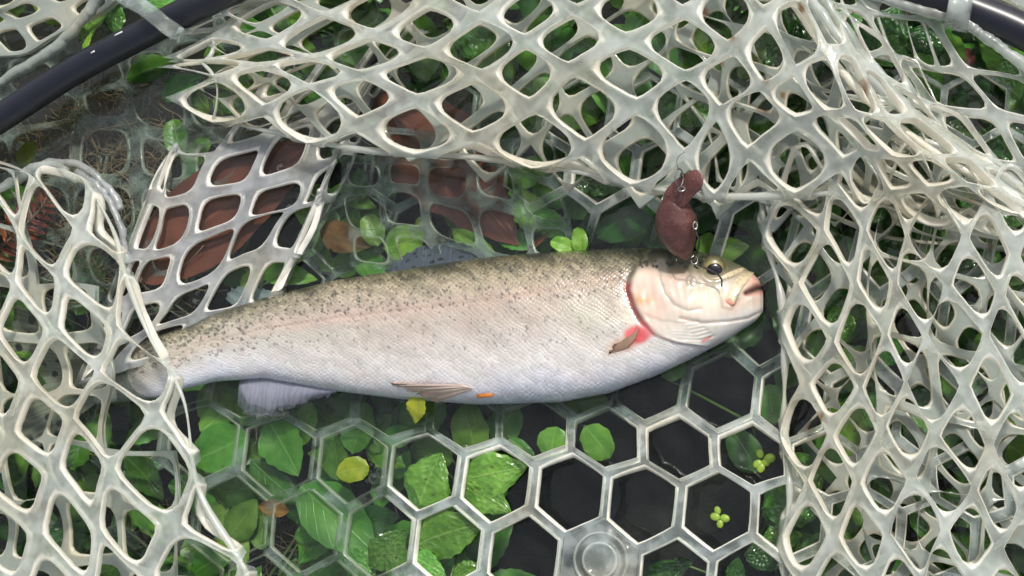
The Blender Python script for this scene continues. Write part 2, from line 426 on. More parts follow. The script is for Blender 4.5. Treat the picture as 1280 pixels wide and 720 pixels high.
    return mesh(name, p, f, mat, net, attrs={'edge': ef, 'stain': np.clip(st, 0, 1), 'wet': sstep(.001, -.004, p[:, 2])}, loc=None)

def cord(pts, rad, mat='net', name='edge_cord', edge=.8, n=70, wob=1.2, seed=0):
    q = spline(pts, n); r = np.random.default_rng(seed+len(pts)*13)
    k = np.convolve(r.normal(0, 1, n+8), np.ones(5)/5, 'same')[4:-4]; k2 = np.convolve(r.normal(0, 1, n+8), np.ones(5)/5, 'same')[4:-4]
    p = P(q[:, 0]+k*wob*1.6, q[:, 1]+k2*wob*1.6, q[:, 2]*.001)
    rr = rad*PXM*(1+.2*k)
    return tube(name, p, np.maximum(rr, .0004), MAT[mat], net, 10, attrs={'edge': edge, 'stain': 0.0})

# hoop: closed oval tube that leaves and re-enters the frame
hp = [(-330, 520, 30), (-230, 330, 26), (-90, 203, 24), (0, 148, 24), (90, 90, 25), (180, 42, 27), (255, 4, 30), (340, -36, 33), (480, -95, 38), (650, -135, 42), (850, -128, 44), (1010, -72, 43), (1120, -22, 42), (1215, 12, 40), (1300, 50, 38), (1430, 130, 36), (1560, 290, 34), (1610, 480, 30), (1560, 690, 28), (1400, 880, 26), (1100, 1010, 24), (700, 1060, 22), (300, 1040, 20), (-60, 950, 20), (-280, 760, 24), (-330, 520, 30)]
q = spline(hp, 240); tube('hoop', P(q[:, 0], q[:, 1], q[:, 2]*.001), .0098, MAT['frame'], net, 20)
hoop_q = q

# A: hexagon bottom panel
rowsA, vA = [], []
iA = np.arange(-4, 13)
def zA(x, y):
    low = np.interp(x, [200, 300, 430, 500, 540, 620, 760, 900, 1100], [-24, -22, -12, 0, 7, 11, 19, 25, 24])
    upp = np.interp(x, [200, 500, 640, 740, 860, 1000], [-28, -26, -10, 4, 8, 12])
    mid_ = np.interp(x, [200, 500, 800, 960, 1100], [-26, -32, -30, -2, 10])
    z = np.where(y > 420, mid_+(low-mid_)*sstep(470, 580, y), mid_+(upp-mid_)*sstep(350, 255, y))
    return z
for j, (x0, y0, ax, ay) in {-6: (268, 120, 83, -1), -5: (296, 192, 83.5, -.8), -4: (324, 265, 84, -.5), -3: (328, 345, 85.5, 3), -2: (336, 412, 88, 8), -1: (358, 480, 90, 11), 0: (395, 543, 91.5, 12.2), 1: (430, 637, 92, 11.5), 2: (466, 733, 92, 11), 3: (502, 829, 92, 11), 4: (538, 925, 92, 11)}.items():
    rowsA.append([(x0+ax*i, y0+ay*i, float(zA(x0+ax*i, y0+ay*i))) for i in iA]); vA.append(j)
boss = (3+1/3, 1+1/3)
netpatch('bottom_panel', rowsA, iA, vA, 'hex', (92, 92), 13.2, 2.5, 5.5, MAT['net_panel'], 11, jit=1.2, zj=.0006, skip=[boss], k=4, holevar=.02)

def at_A(u, v):
    q_ = crom2(np.array(rowsA), np.array([u-iA[0]]), np.array([v-vA[0]]))[0]; return q_
# solid cell with button
ob, _ = template('hex', 92, 92, 16.5, 2.5, 4)
pts = np.array([at_A(boss[0]+o_[0]*1.0, boss[1]+o_[1]*1.0) for o_ in ob]); ctr = pts.mean(0)
vv = []; ed = []
for s_, dz in ((1.0, 0), (.97, 2.6), (.55, 2.2), (.0001, 2.2)):
    for p_ in pts: vv.append(P(ctr[0]+(p_[0]-ctr[0])*s_, ctr[1]+(p_[1]-ctr[1])*s_, (ctr[2]+(p_[2]-ctr[2])*s_+dz)*.001)); ed.append(.9 if s_ > .98 else .3)
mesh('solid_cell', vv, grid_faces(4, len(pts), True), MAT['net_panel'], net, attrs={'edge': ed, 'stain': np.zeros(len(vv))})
def lathe(prof, ns=28):
    prof = np.array(prof, float); a = np.linspace(0, 2*math.pi, ns, endpoint=False)
    v = np.stack([prof[:, 0][:, None]*np.cos(a), prof[:, 0][:, None]*np.sin(a), np.broadcast_to(prof[:, 1][:, None], (len(prof), ns))], -1).reshape(-1, 3)
    return v, grid_faces(len(prof), ns, True)
bp = P(751, 700, (ctr[2]+2)*.001)
v, f = lathe([(.0001, .0016), (.004, .0018), (.0085, .0024), (.0095, .0034), (.0105, .0034), (.0112, .002), (.0113, -.001), (.012, -.001)][::-1])
mesh('button', v+bp, f, MAT['net_panel'], net, attrs={'edge': np.repeat([.2, .3, .5, .72, .72, .6, .3, .2], 28)[::1], 'stain': np.zeros(len(v))})
v, f = lathe([(.0165, -.0004), (.0165, .0012), (.0155, .0014), (.0150, .0006), (.0150, -.0004)])
mesh('button_ring', v+bp, f, MAT['net_panel'], net, attrs={'edge': np.full(len(v), .70), 'stain': np.zeros(len(v))})

# B: upper fold, front layer
xB = np.array([70, 200, 330, 460, 590, 720, 850, 945, 1035, 1125, 1215, 1310, 1400], float)
lowB = [(70, 128), (200, 128), (330, 147), (460, 170), (590, 186), (720, 206), (850, 233), (945, 241), (1035, 248), (1125, 258), (1215, 270), (1310, 286), (1400, 300)]
topB = [(110, 62), (215, 40), (335, 6), (460, -18), (590, -32), (720, -44), (850, -50), (950, -45), (1030, 10), (1105, 105), (1195, 178), (1300, 252), (1390, 275)]
zl = [3, 8, 22, 30, 34, 36, 38, 42, 46, 46, 44, 40, 36]; zt = [2, 6, 18, 34, 46, 54, 60, 66, 66, 60, 52, 44, 38]
def rowB(t, dz=0, dy=0):
    out = []
    for (a, b), (c, d), z0, z1 in zip(lowB, topB, zl, zt):
        out.append((a+(c-a)*t, b+(d-b)*t+dy, z0+(z1-z0)*t+14*math.sin(math.pi*min(max(t, 0), 1))+dz))
    return out
rowsB = [rowB(0, -16, -14), rowB(0, 0), rowB(.25), rowB(.5), rowB(.75), rowB(1.0), rowB(1.22)]
uB = np.arange(-1, 12); vB = [-.5, 0, .85, 1.7, 2.55, 3.4, 4.2]
netpatch('upper_fold', rowsB, uB, vB, 'diamond', (132, 70), 9.5, 15, 6, MAT['net'], 21, hem=[('v', 0, .5, 10, 3.6), ('u', .48, .1, 3.4, 2.6)], jit=5, zj=.003, inside=lambda u, v: u > .45 and v > -.3)
# B2: inner layer of the upper fold
rowsB2 = []
for t in (-.1, .25, .5, .75, 1.0, 1.25):
    rowsB2.append([(a+18+(c-a)*t+40*t, b-6+(d-b)*t, 14+z0*.25+8*t) for (a, b), (c, d), z0 in zip(lowB, topB, zl)])
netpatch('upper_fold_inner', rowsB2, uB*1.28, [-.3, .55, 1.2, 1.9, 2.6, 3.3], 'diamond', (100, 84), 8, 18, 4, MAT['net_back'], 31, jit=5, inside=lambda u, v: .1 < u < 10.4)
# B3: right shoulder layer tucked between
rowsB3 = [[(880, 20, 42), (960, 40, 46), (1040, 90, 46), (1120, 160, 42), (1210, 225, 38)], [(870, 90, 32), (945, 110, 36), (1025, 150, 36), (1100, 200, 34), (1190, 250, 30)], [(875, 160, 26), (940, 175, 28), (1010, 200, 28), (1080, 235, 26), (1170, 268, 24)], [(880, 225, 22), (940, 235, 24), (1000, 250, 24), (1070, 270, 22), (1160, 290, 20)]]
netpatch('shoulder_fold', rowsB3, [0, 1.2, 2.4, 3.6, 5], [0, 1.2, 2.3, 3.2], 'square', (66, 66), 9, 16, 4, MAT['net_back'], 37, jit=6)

# C: right fold
yC = np.array([225, 300, 380, 460, 540, 620, 700, 790], float)
lC = [942, 951, 962, 970, 976, 982, 992, 1012]
rowsC = []
for y, x0 in zip(yC, lC):
    sl = (y-225)/500
    rowsC.append([(x0+14, y+4, 10), (x0, y, 24), (x0+62, y-2, 40), (x0+126, y-6, 50), (x0+192, y-8+6*sl, 54), (x0+258, y+6+14*sl, 54), (x0+322, y+22+24*sl, 50), (x0+392, y+34+30*sl, 44), (x0+460, y+40+30*sl, 38)])
netpatch('right_fold', rowsC, [-.45, 0, 1, 2, 3, 4, 5, 6, 7], (yC-225)/126, 'diamond', (62, 126), 8, 12.5, 6, MAT['net'], 41, hem=[('u', 0, .1, 4.3, 3.4)], warp=4, jit=3.2, zj=.0025, inside=lambda u, v: u > -.3)
rowsC2 = []
for y, x0 in zip(yC, lC):
    rowsC2.append([(x0+22+i*74+.10*(y-400)*(i/5), y-20+i*14, 16+3*i) for i in range(6)])
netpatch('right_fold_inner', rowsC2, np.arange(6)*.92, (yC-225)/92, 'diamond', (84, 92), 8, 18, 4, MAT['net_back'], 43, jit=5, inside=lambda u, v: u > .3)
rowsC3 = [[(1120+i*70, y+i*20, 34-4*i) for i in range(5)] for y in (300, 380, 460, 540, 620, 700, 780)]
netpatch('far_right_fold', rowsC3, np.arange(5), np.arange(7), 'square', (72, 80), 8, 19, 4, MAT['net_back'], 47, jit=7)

# D: upper right open squares next to the hoop
rowsD = []
for j in range(-1, 6):
    rowsD.append([(1023+82*i+44*j, -22+14*i+58*j+max(0, i+j-2)*3, 37-2*j-1*i) for i in range(-1, 6)])
netpatch('corner_mesh', rowsD, np.arange(-1, 6), np.arange(-1, 6), 'square', (82, 66), 12, 15, 5, MAT['net'], 53, jit=3, holevar=.06,
         inside=lambda u, v: True)
cord([(1012, -30, 62), (1050, 28, 66), (1105, 104, 62), (1165, 160, 56), (1235, 212, 50), (1310, 258, 46)], 6, edge=.5, seed=14)
cord([(990, -30, 64), (1035, 28, 68), (1085, 95, 64), (1145, 152, 58), (1215, 205, 52), (1300, 262, 48)], 5, edge=.7, seed=15)
cord([(970, -30, 60), (1020, 45, 66), (1075, 115, 62), (1150, 178, 56), (1230, 225, 52), (1310, 275, 48)], 4.5, edge=.9, seed=16)
cord([(1040, -25, 42), (1120, 4, 44), (1200, 26, 43), (1240, 52, 42), (1290, 88, 41)], 6, edge=.4, seed=17)

# E: left fold
eE = [(70, 205), (96, 222), (128, 290), (160, 352), (190, 425), (215, 510), (248, 600), (296, 690), (330, 770)]
zE = [14, 22, 32, 38, 42, 46, 48, 48, 46]
rowsE = []
for i, ((x, y), z) in enumerate(zip(eE, zE)):
    sp = 62+5.0*i; sl = 10+3*i
    rowsE.append([(x-sp*n_*.98-(8 if n_ else 0), y+sl*n_*.55, z+(6 if 0 < n_ < 3 else 0)-3*n_) for n_ in (4, 3, 2, 1)]+[(x, y, z), (x-10, y+4, z-16)])
netpatch('left_fold', rowsE, [-4, -3, -2, -1, 0, .4], [-.1, .5, 1.05, 1.6, 2.2, 2.9, 3.65, 4.4, 5.1], 'diamond', (84, 122), 10.5, 15, 6.5, MAT['net'], 61, hem=[('u', 0, .3, 4.9, 3.2)], jit=4.5, zj=.0025, inside=lambda u, v: u < .3 and v > .35)
cord([(96, 224, 20), (60, 205, 14), (20, 222, 10), (-40, 270, 8)], 6, edge=.5, seed=21)
cord([(150, 262, 6), (134, 232, 8), (100, 206, 8), (60, 204, 7), (10, 232, 5), (-40, 250, 4)], 5, mat='net_strip', edge=.5, seed=22)
cord([(160, 330, 6), (150, 280, 8), (128, 238, 9), (96, 214, 9)], 5, mat='net_strip', edge=.4, seed=23)
rowsE2 = [[(-60+66*i+.12*(y-250), y+6*i, 10+2*i) for i in range(5)] for y in range(240, 800, 68)]
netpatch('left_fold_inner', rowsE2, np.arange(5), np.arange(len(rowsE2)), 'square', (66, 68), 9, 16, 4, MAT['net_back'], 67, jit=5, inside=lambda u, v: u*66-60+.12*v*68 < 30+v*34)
# F: wet strip over the brown leaf
rowsF = []
uF = [-2.4, -1.2, 0, 1, 2, 3, 4.2, 5.4]; oF = [-26, -16, 0, 68, 136, 196, 216, 230]
for j in range(-1, 6):
    rowsF.append([(148+25*j+o_*1.0+(max(0, j-3)**2*6), 396-58*j-.29*o_+(6*max(0, j-3)), (4 if 0 < k_ < 7 else -3)+3.0*math.sin(k_*1.3+j*.4)) for k_, o_ in enumerate(oF)])
netpatch('wet_strip', rowsF, uF, np.arange(-1, 6), 'square', (66, 58), 14, 14, 4.5, MAT['net_strip'], 71, jit=3.5, inside=lambda u, v: not (u < .5 and v > 3.5))
# G: faint submerged layer, upper left
rowsG = [[(-30+66*i+8*j, 40+58*j-4*i+9*math.sin(i*1.3+j), -12+3*math.sin(i+j)) for i in range(0, 8)] for j in range(0, 6)]
netpatch('sunken_mesh', rowsG, np.arange(8), np.arange(6), 'square', (66, 58), 12, 17, 3.5, MAT['net_sub'], 73, jit=6, inside=lambda u, v: not (u > 4.4 and v > 1.2))
rowsH = [[(440+56*i+9*j, 168+46*j+8*i, -6+2*math.sin(i*2+j)) for i in range(0, 5)] for j in range(0, 4)]
netpatch('sunken_mesh', rowsH, np.arange(5), np.arange(4), 'square', (56, 46), 12, 12, 3.5, MAT['net_sub'], 79, jit=4)
# top-left mesh above the hoop
rowsT = [[(-70+80*i-20*j, -60+38*j+2*i, 22+4*math.sin(i+j)) for i in range(0, 6)] for j in range(0, 5)]
netpatch('outer_mesh', rowsT, np.arange(6), np.arange(5), 'diamond', (96, 70), 21, 11, 5, MAT['net_back'], 83, jit=8, inside=lambda u, v: u+v*.9 < 4.6)
cord([(-20, 118, 18), (30, 85, 22), (75, 55, 26), (110, 15, 30), (130, -25, 34)], 8, mat='net_back', edge=.5, seed=50)
# straps looping over the hoop
def strap(pts, width, name='hoop_loop'):
    q_ = spline(pts, 26); p_ = P(q_[:, 0], q_[:, 1], q_[:, 2]*.001)
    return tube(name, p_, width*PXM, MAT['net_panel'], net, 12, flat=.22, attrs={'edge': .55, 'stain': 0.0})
strap([(120, -40, 34), (150, -8, 42), (180, 10, 46), (205, 30, 45), (222, 42, 38), (228, 46, 28)], 11)
strap([(1204, -30, 48), (1202, -8, 53), (1199, 12, 54), (1196, 28, 49), (1195, 36, 42)], 13)
for a_, b_, l_ in ((148, 42, 10), (116, 65, 5)):
    mesh('scuff', *(lambda c_: tube_vf(c_, .0007, 6, .3))(P(np.array([a_-l_/2., a_, a_+l_/2.]), np.array([b_+l_*.25, b_, b_-l_*.25]), np.array([.0361]*3))), MAT['scuff'], net)
# re-base children onto the empty
for o in list(net.children): o.matrix_parent_inverse = Matrix.Translation(-net.location)
bpy.context.view_layer.update()

# ------------------------------------------------------------------ trout
trout = empty('trout', 'silver speckled trout lying on its side in the net, head to the right', 'fish', P(580, 410, -.02))
XO = [110, 160, 205, 230, 270, 330, 420, 500, 600, 700, 760, 820, 870, 905, 930, 944, 951, 954]
TO = [428, 424, 417, 408, 391, 372, 350, 337, 322, 314, 311, 310, 314, 322, 334, 344, 353, 364]
BO = [506, 503, 497, 487, 477, 473, 489, 499, 506, 503, 492, 470, 446, 427, 411, 402, 395, 386]
XZ = [110, 160, 205, 300, 420, 520, 640, 740, 800, 860, 910, 940, 950, 954]
TZ = [6, 9, 11, 15, 23, 27, 29, 28.5, 27, 24, 18, 11, 6, 2]
ZC = [-15, -9, -2, 0, 1, 1, 2, 2, 2, 3, 4, 5, 5, 5]
def smooth1(x, xp, fp, kw=9):
    xs = np.arange(100, 956, 1.0); ys = np.interp(xs, xp, fp); k = np.hanning(2*kw+1); k /= k.sum()
    yp = np.concatenate([np.full(kw, ys[0]), ys, 2*ys[-1]-ys[-2:-kw-2:-1]]); yy = np.convolve(yp, k, 'valid')
    return np.interp(x, xs, yy)
def ftop(x): return smooth1(x, XO, TO, 7)
def fbot(x): return smooth1(x, XO, BO, 7)
NX, NA = 780, 256
s_ = np.linspace(0, 1, NX); xs = 110+844*(1-(1-s_)**1.06)
ph = np.linspace(0, 2*math.pi, NA, endpoint=False)
X = np.repeat(xs[:, None], NA, 1); T_ = ftop(X); B_ = fbot(X)
mid = (T_+B_)/2; half = np.maximum((B_-T_)/2, .5)
cs_, sn_ = np.cos(ph)[None], np.sin(ph)[None]
sup = lambda c: np.sign(c)*np.abs(c)**.92
Y = mid-half*sup(cs_)
tz = np.interp(xs, XZ, TZ)[:, None]; zc = np.interp(xs, XZ, ZC)[:, None]
Z = zc+tz*np.sign(sn_)*np.abs(sn_)**.9
vis = (sn_ > 0)*np.abs(sn_)**.5*np.ones_like(X)
V01 = (Y-T_)/(B_-T_)
# head curves
gill = [(808, 308), (797, 330), (787, 348), (785, 362), (792, 384), (802, 402), (818, 418), (842, 428), (868, 430)]
GY = [290, 308, 330, 348, 362, 384, 402, 418, 428, 434, 470]; GX = [812, 808, 797, 787, 785, 792, 802, 818, 842, 885, 990]
hd = X-np.interp(Y, GY, GX)            # >0: head
headm = sstep(-2.2, 2.2, hd)
preop = [(826, 331), (825, 348), (831, 366), (843, 381), (860, 388), (875, 386)]
mouth = [(958, 359), (946, 361), (932, 367)]
jawl = [(955, 388), (935, 398), (910, 402), (880, 404), (850, 398)]
Hm = np.zeros_like(X)
Hm += 1.9*sstep(-4.5, 8, hd)*np.exp(-np.clip(hd, 0, 999)/45)
Hm -= 1.0*np.exp(-((hd+2.0)/4.5)**2)*sstep(330, 350, Y)*sstep(420, 398, Y)
dp = dpl(X, Y, preop); Hm -= .45*np.exp(-(dp/2.6)**2)
Hm += .8*np.exp(-((X-848)/26)**2-((Y-358)/20)**2)
dm = dpl(X, Y, mouth); Hm -= 4.5*np.exp(-(dm/(1.8+.20*np.clip(X-927, 0, 40)))**2)
Hm -= .9*np.exp(-(dpl(X, Y, jawl)/2.2)**2)
for k_ in range(6):
    br = [(806+k_*3, 394+k_*4.6), (828+k_*4, 402+k_*4.4), (852+k_*5, 405+k_*4), (872+k_*4, 402+k_*3.6)]
    Hm -= .55*np.exp(-(dpl(X, Y, br)/1.5)**2)
de = np.hypot(X-892, Y-336); Hm += 1.0*np.exp(-((de-15)/4)**2)-1.6*np.exp(-(de/10)**2)
lat = [(205, 452), (260, 428), (330, 411), (420, 397), (520, 385), (600, 375), (700, 360), (780, 346)]
dl = dpl(X, Y, lat); Hm -= .35*np.exp(-(dl/1.8)**2)*(1-headm)
nzA, nzB = SNoise(3, .045, 9), SNoise(5, .18, 10)
Hm += (.25*nzA(X, Y)+.05*nzB(X, Y))+headm*.09*SNoise(94, .35, 10)(X, Y)
Zs = Z+Hm*vis
def fish_z(px, py):
    """height (m) of the upper skin at a photo position"""
    x = np.atleast_1d(np.asarray(px, float)); y = np.atleast_1d(np.asarray(py, float))
    t, b = ftop(x), fbot(x); c = np.clip(((t+b)/2-y)/((b-t)/2), -1, 1); c = np.sign(c)*np.abs(c)**(1/.92)
    s = np.sqrt(np.clip(1-c*c, 0, 1)); return (np.interp(x, XZ, ZC)+np.interp(x, XZ, TZ)*s**.9)*.001
# colours of the skin
def ramp(v, stops):
    p = [q[0] for q in stops]; return np.stack([np.interp(v, p, [q[1][i] for q in stops]) for i in range(3)], -1)
def lay(C, m, c): return C*(1-m[..., None])+np.asarray(c, float)*m[..., None]
Vn = V01+.03*nzA(X, Y)
C = ramp(Vn, [(0, (.05, .05, .035)), (.05, (.16, .15, .095)), (.12, (.32, .28, .19)), (.22, (.43, .37, .275)), (.33, (.50, .43, .36)), (.46, (.55, .485, .425)), (.62, (.65, .61, .565)), (.78, (.76, .74, .71)), (.9, (.72, .72, .77)), (1, (.55, .59, .70))])
tail = sstep(420, 230, X)
Ct = ramp(Vn, [(0, (.10, .10, .06)), (.1, (.34, .31, .22)), (.25, (.47, .44, .36)), (.45, (.52, .52, .44)), (.62, (.62, .62, .60)), (.8, (.66, .68, .76)), (1, (.55, .60, .74))])
C = C*(1-tail[..., None]*.85)+Ct*tail[..., None]*.85
C *= ramp(V01, [(0, (.8,)*3), (.55, (.82, .82, .83)), (.85, (.95,)*3), (1, (.92,)*3)])
C = lay(C, .45*np.exp(-((X-735)/34)**2-((Y-392)/30)**2), (.52, .54, .43))
C = lay(C, .30*np.exp(-((X-380)/70)**2-((Y-420)/16)**2), (.5, .52, .44))
C = lay(C, .55*np.exp(-(dl/1.3)**2)*(1-headm)*sstep(250, 420, X), (.30, .21, .15))
C = lay(C, .18*np.exp(-((dl-4)/6)**2), (.62, .40, .36))
C = lay(C, .6*sstep(215, 165, X), (.20, .19, .14))
# dark spots
scale_m = 1-headm
r7 = np.random.default_rng(77)
def spots(n, xr, vr, rr, colr, cross=True, cond=None, power=1.0, alpha=.8):
    global C
    for _ in range(n):
        x = r7.uniform(*xr); v = vr[0]+(vr[1]-vr[0])*r7.uniform(0, 1)**power
        i = int(np.argmin(np.abs(xs-x))); y = float(ftop(x)+(fbot(x)-ftop(x))*v)
        if cond and not cond(x, y): continue
        r = r7.uniform(*rr); i0, i1 = max(0, i-9), min(NX, i+10)
        dx = X[i0:i1]-x; dy = Y[i0:i1]-y; a = r7.uniform(0, 3.14); u = dx*math.cos(a)+dy*math.sin(a); q_ = -dx*math.sin(a)+dy*math.cos(a)
        if cross: d = np.minimum(np.hypot(u*1.0, q_*2.2), np.hypot(u*2.2, q_))
        else: d = np.hypot(u, q_*r7.uniform(1, 1.5))
        m = alpha*sstep(r*1.25, r*.5, d)*(vis[i0:i1] > 0)
        C[i0:i1] = lay(C[i0:i1], m, colr)
onbody = lambda x, y: x < np.interp(y, GY, GX)-4
spots(620, (150, 800), (.01, .32), (1.2, 2.4), (.06, .055, .045), True, onbody, 1.3, .85)
spots(420, (150, 790), (.2, .62), (1.1, 2.2), (.12, .11, .10), True, onbody, 1.3, .72)
spots(60, (215, 700), (.5, .8), (1.2, 2.0), (.2, .19, .18), True, onbody, 1.0, .45)
spots(60, (150, 330), (.1, .62), (1.8, 3.0), (.10, .105, .08), False, onbody, 1.0, .6)
# head colours
hv = ramp((Y-ftop(X))/(np.maximum(fbot(X)-ftop(X), 1)), [(0, (.04, .045, .025)), (.13, (.10, .10, .045)), (.19, (.22, .20, .10)), (.25, (.56, .44, .34)), (.42, (.64, .49, .39)), (.6, (.68, .58, .46)), (.72, (.69, .64, .57)), (.85, (.68, .67, .65)), (1, (.58, .60, .65))])
C = C*(1-headm[..., None])+(hv*.62+hv.mean(-1, keepdims=True)*.22)*headm[..., None]
C = lay(C, headm*.8*np.exp(-((X-805)/16)**2-((Y-344)/10)**2), (.76, .60, .50))
C = lay(C, headm*.8*np.exp(-((X-803)/14)**2-((Y-374)/8)**2), (.48, .25, .07))
C = lay(C, headm*.45*np.exp(-((X-850)/20)**2-((Y-364)/6)**2), (.62, .44, .30))
hn = SNoise(91, .09, 9)(X, Y); hn2 = SNoise(92, .3, 10)(X, Y)
C = lay(C, headm*np.clip(.16*hn+.08*hn2, 0, .45)*sstep(335, 350, Y), (.66, .40, .32))
C = lay(C, headm*np.clip(-.14*hn+.07*hn2, 0, .4)*sstep(335, 350, Y), (.62, .60, .46))
C = lay(C, headm*.5*np.exp(-((X-890)/24)**2-((Y-372)/18)**2), (.80, .76, .58))
top2 = headm*sstep(905, 930, X)*sstep(372, 350, Y); C = lay(C, top2*.8, (.40, .34, .24))
snout = headm*sstep(343, 330, Y)*sstep(870, 892, X); C = lay(C, snout*.9, (.075, .075, .045))
C = lay(C, headm*.85*np.exp(-(de/19)**4), (.13, .125, .075))
C = lay(C, headm*.8*np.exp(-((X-940)/9)**2-((Y-350)/7)**2), (.78, .42, .36))
C = lay(C, .85*np.exp(-(dm/(1.5+.28*np.clip(X-927, 0, 40)))**4)*headm, (.55, .25, .21))
C = lay(C, np.exp(-(dm/(1.0+.15*np.clip(X-927, 0, 40)))**2)*headm, (.015, .012, .012))
C = lay(C, headm*.75*np.exp(-((X-902)/8)**2-((Y-354)/8)**2), (.20, .19, .18))
C = lay(C, .85*np.exp(-(dp/1.7)**2)*headm, (.27, .29, .22))
C = lay(C, .35*headm*np.exp(-((dp-5)/4)**2), (.74, .62, .52))
C = lay(C, .55*headm*np.exp(-((X-812)/11)**2-((Y-352)/16)**2), (.66, .44, .37))
C = lay(C, .45*headm*np.exp(-((X-846)/16)**2-((Y-352)/13)**2), (.70, .47, .38))
C = lay(C, .55*headm*np.exp(-((X-876)/20)**2-((Y-356)/8)**2), (.45, .42, .27))
C = lay(C, .5*headm*np.exp(-(dpl(X, Y, [(901, 372), (903, 384), (914, 386), (924, 374)])/2.2)**2), (.30, .17, .12))  # shadow line below the jaw bone, painted into the skin
C = lay(C, .5*headm*np.exp(-(dpl(X, Y, [(868, 345), (884, 352), (902, 351), (922, 343)])/1.8)**2), (.20, .18, .12))
C = lay(C, .95*sstep(7, 1.5, np.abs(hd+1.0))*sstep(345, 357, Y)*sstep(412, 398, Y), (.20, .022, .02))
C = lay(C, .9*sstep(6, 1.5, np.abs(hd+1))*sstep(318, 335, Y)*sstep(356, 345, Y), (.10, .09, .06))
C = lay(C, .75*sstep(3.2, .8, np.abs(hd+.5))*sstep(395, 405, Y)*sstep(436, 428, Y), (.36, .12, .09))
C = lay(C, .55*np.exp(-((hd+14)/9)**2)*sstep(368, 380, Y)*sstep(412, 402, Y), (.80, .72, .60))
C = lay(C, .6*np.exp(-(dpl(X, Y, jawl)/1.4)**2)*headm, (.42, .33, .28))
C = lay(C, .85*np.exp(-(dpl(X, Y, [(878, 427), (888, 421)])/1.3)**2), (.70, .10, .08))
bx = (X-797)*.94+(Y-417)*-.34; by = (X-797)*.34+(Y-417)*.94
wn = .22*nzB(X, Y)
C = lay(C, .85*sstep(1.7, .5, np.hypot((X-779)/22, (Y-430+.45*(X-779))/9)+wn*.5), (.50, .34, .24))
C = lay(C, .9*sstep(1.35, .45, np.hypot(bx/18, by/12)+wn*.6), (.50, .02, .04))
wf = SNoise(95, .55, 12)(X, Y); wm = sstep(1.1, .7, np.hypot(bx/17, by/11))
C = lay(C, wm*np.clip(.3+.35*wf, 0, .8), (.66, .13, .14))
C = lay(C, wm*np.clip(-.25-.4*wf, 0, .7), (.30, .01, .02))
Hm += 0
r7 = np.random.default_rng(12)
spots(70, (800, 885), (.0, .15), (1.8, 3.2), (.02, .02, .012), False, lambda x, y: y < 338-.06*(x-800) and x > 800, 1.0, .9)
spots(14, (820, 910), (.2, .45), (1.0, 1.8), (.25, .22, .18), False, None, 1.0, .5)
C = np.clip(C, .005, .9)
fv = P(X, Y, Zs*.001).reshape(-1, 3)
ff = grid_faces(NX, NA, True)
# caps
tipb = fv[-NA:].mean(0); tipa = fv[:NA].mean(0)
n0 = len(fv); fv = np.vstack([fv, tipa, tipb])
i = np.arange(NA); j = (i+1) % NA
caps = np.vstack([np.stack([i, j, np.full(NA, n0), np.full(NA, n0)], 1)])
Cf = np.vstack([C.reshape(-1, 3), C[0].mean(0), C[-1].mean(0)])
sm = np.concatenate([(scale_m*(1-sstep(1.25, .9, np.hypot(bx/20, by/14)))).ravel(), [0, 0]])
sv = np.concatenate([np.stack([X, 190*((Y-mid)/(2*half))*(.35+.65*np.clip(half/95, 0, 1))+410], -1).reshape(-1, 2), [[0, 0], [0, 0]]])
dark = np.concatenate([(sstep(.34, .02, V01)*(1-headm)).ravel(), [0, 0]])
N = NT('trout_skin'); cc = N.attr('Col', 'Color'); smk = N.attr('scales'); dk = N.attr('backness'); uv = N.attr('puv', 'Vector')
S3 = 1.5; SZ = 6.1
wob = N.noise(uv, .05, 1, .5, 1, dim='2D')
uvw = N.vm('ADD', uv, N.vm('MULTIPLY', N.vm('SUBTRACT', wob, (.5, .5, .5)), (9, 9, 0)))
pA = N.vm('MULTIPLY', uvw, (1/(SZ*S3*.80), 1/SZ, 0)); pB = N.vm('ADD', pA, (.5, .5, 0))
def cellnodes(p):
    fr_ = N.vm('SUBTRACT', N.vm('FRACTION', p), (.5, .5, 0)); d_ = N.vm('LENGTH', N.vm('MULTIPLY', fr_, (S3*.80, 1, 0)))
    wn_ = N.n('ShaderNodeTexWhiteNoise'); N.set(wn_, 'Vector', N.vm('FLOOR', p)); return d_, wn_.outputs[0]
dA, rA = cellnodes(pA); dB, rB = cellnodes(pB)
dmin = N.math('MINIMUM', dA, dB); sel = N.math('LESS_THAN', dB, dA)
rnd = N.math('ADD', N.math('MULTIPLY', rA, N.math('SUBTRACT', 1.0, sel)), N.math('MULTIPLY', rB, sel))
hgt = N.mr(dmin, .12, .62, 1, 0)
edge_d = N.mr(dmin, .36, .60, 0, 1)
strength = N.math('MULTIPLY', smk, N.mr(dk, 0, .6, .20, 1.0))
c1 = N.mix(N.math('MULTIPLY', edge_d, strength), cc, N.mix(1.0, cc, (.22, .22, .20), 'MULTIPLY'))
tone = N.mr(rnd, 0, 1, .58, 1.40, False)  # random tone per scale, sparkle and glints put into the colour
tone = N.math('ADD', N.math('MULTIPLY', N.math('SUBTRACT', tone, 1.0), N.math('MULTIPLY', smk, N.mr(dk, 0, 1, .24, 1.0))), 1.0)
cmb = N.n('ShaderNodeCombineColor', x0=tone, x1=tone, x2=tone).outputs[0]
c1 = N.mix(1.0, c1, cmb, 'MULTIPLY')
pn = N.noise(uv, .035, 2, .6, dim='2D')
c1 = N.mix(N.math('MULTIPLY', N.mr(pn, .4, .65), .22), c1, N.mix(1.0, c1, (1.0, .86, .84), 'MULTIPLY'))
fine = N.noise(uv, .6, 1, .6, dim='2D')
hb = N.math('ADD', N.math('MULTIPLY', N.math('MULTIPLY', hgt, smk), N.mr(dk, 0, 1, .45, 1.0)), N.math('MULTIPLY', fine, .12))
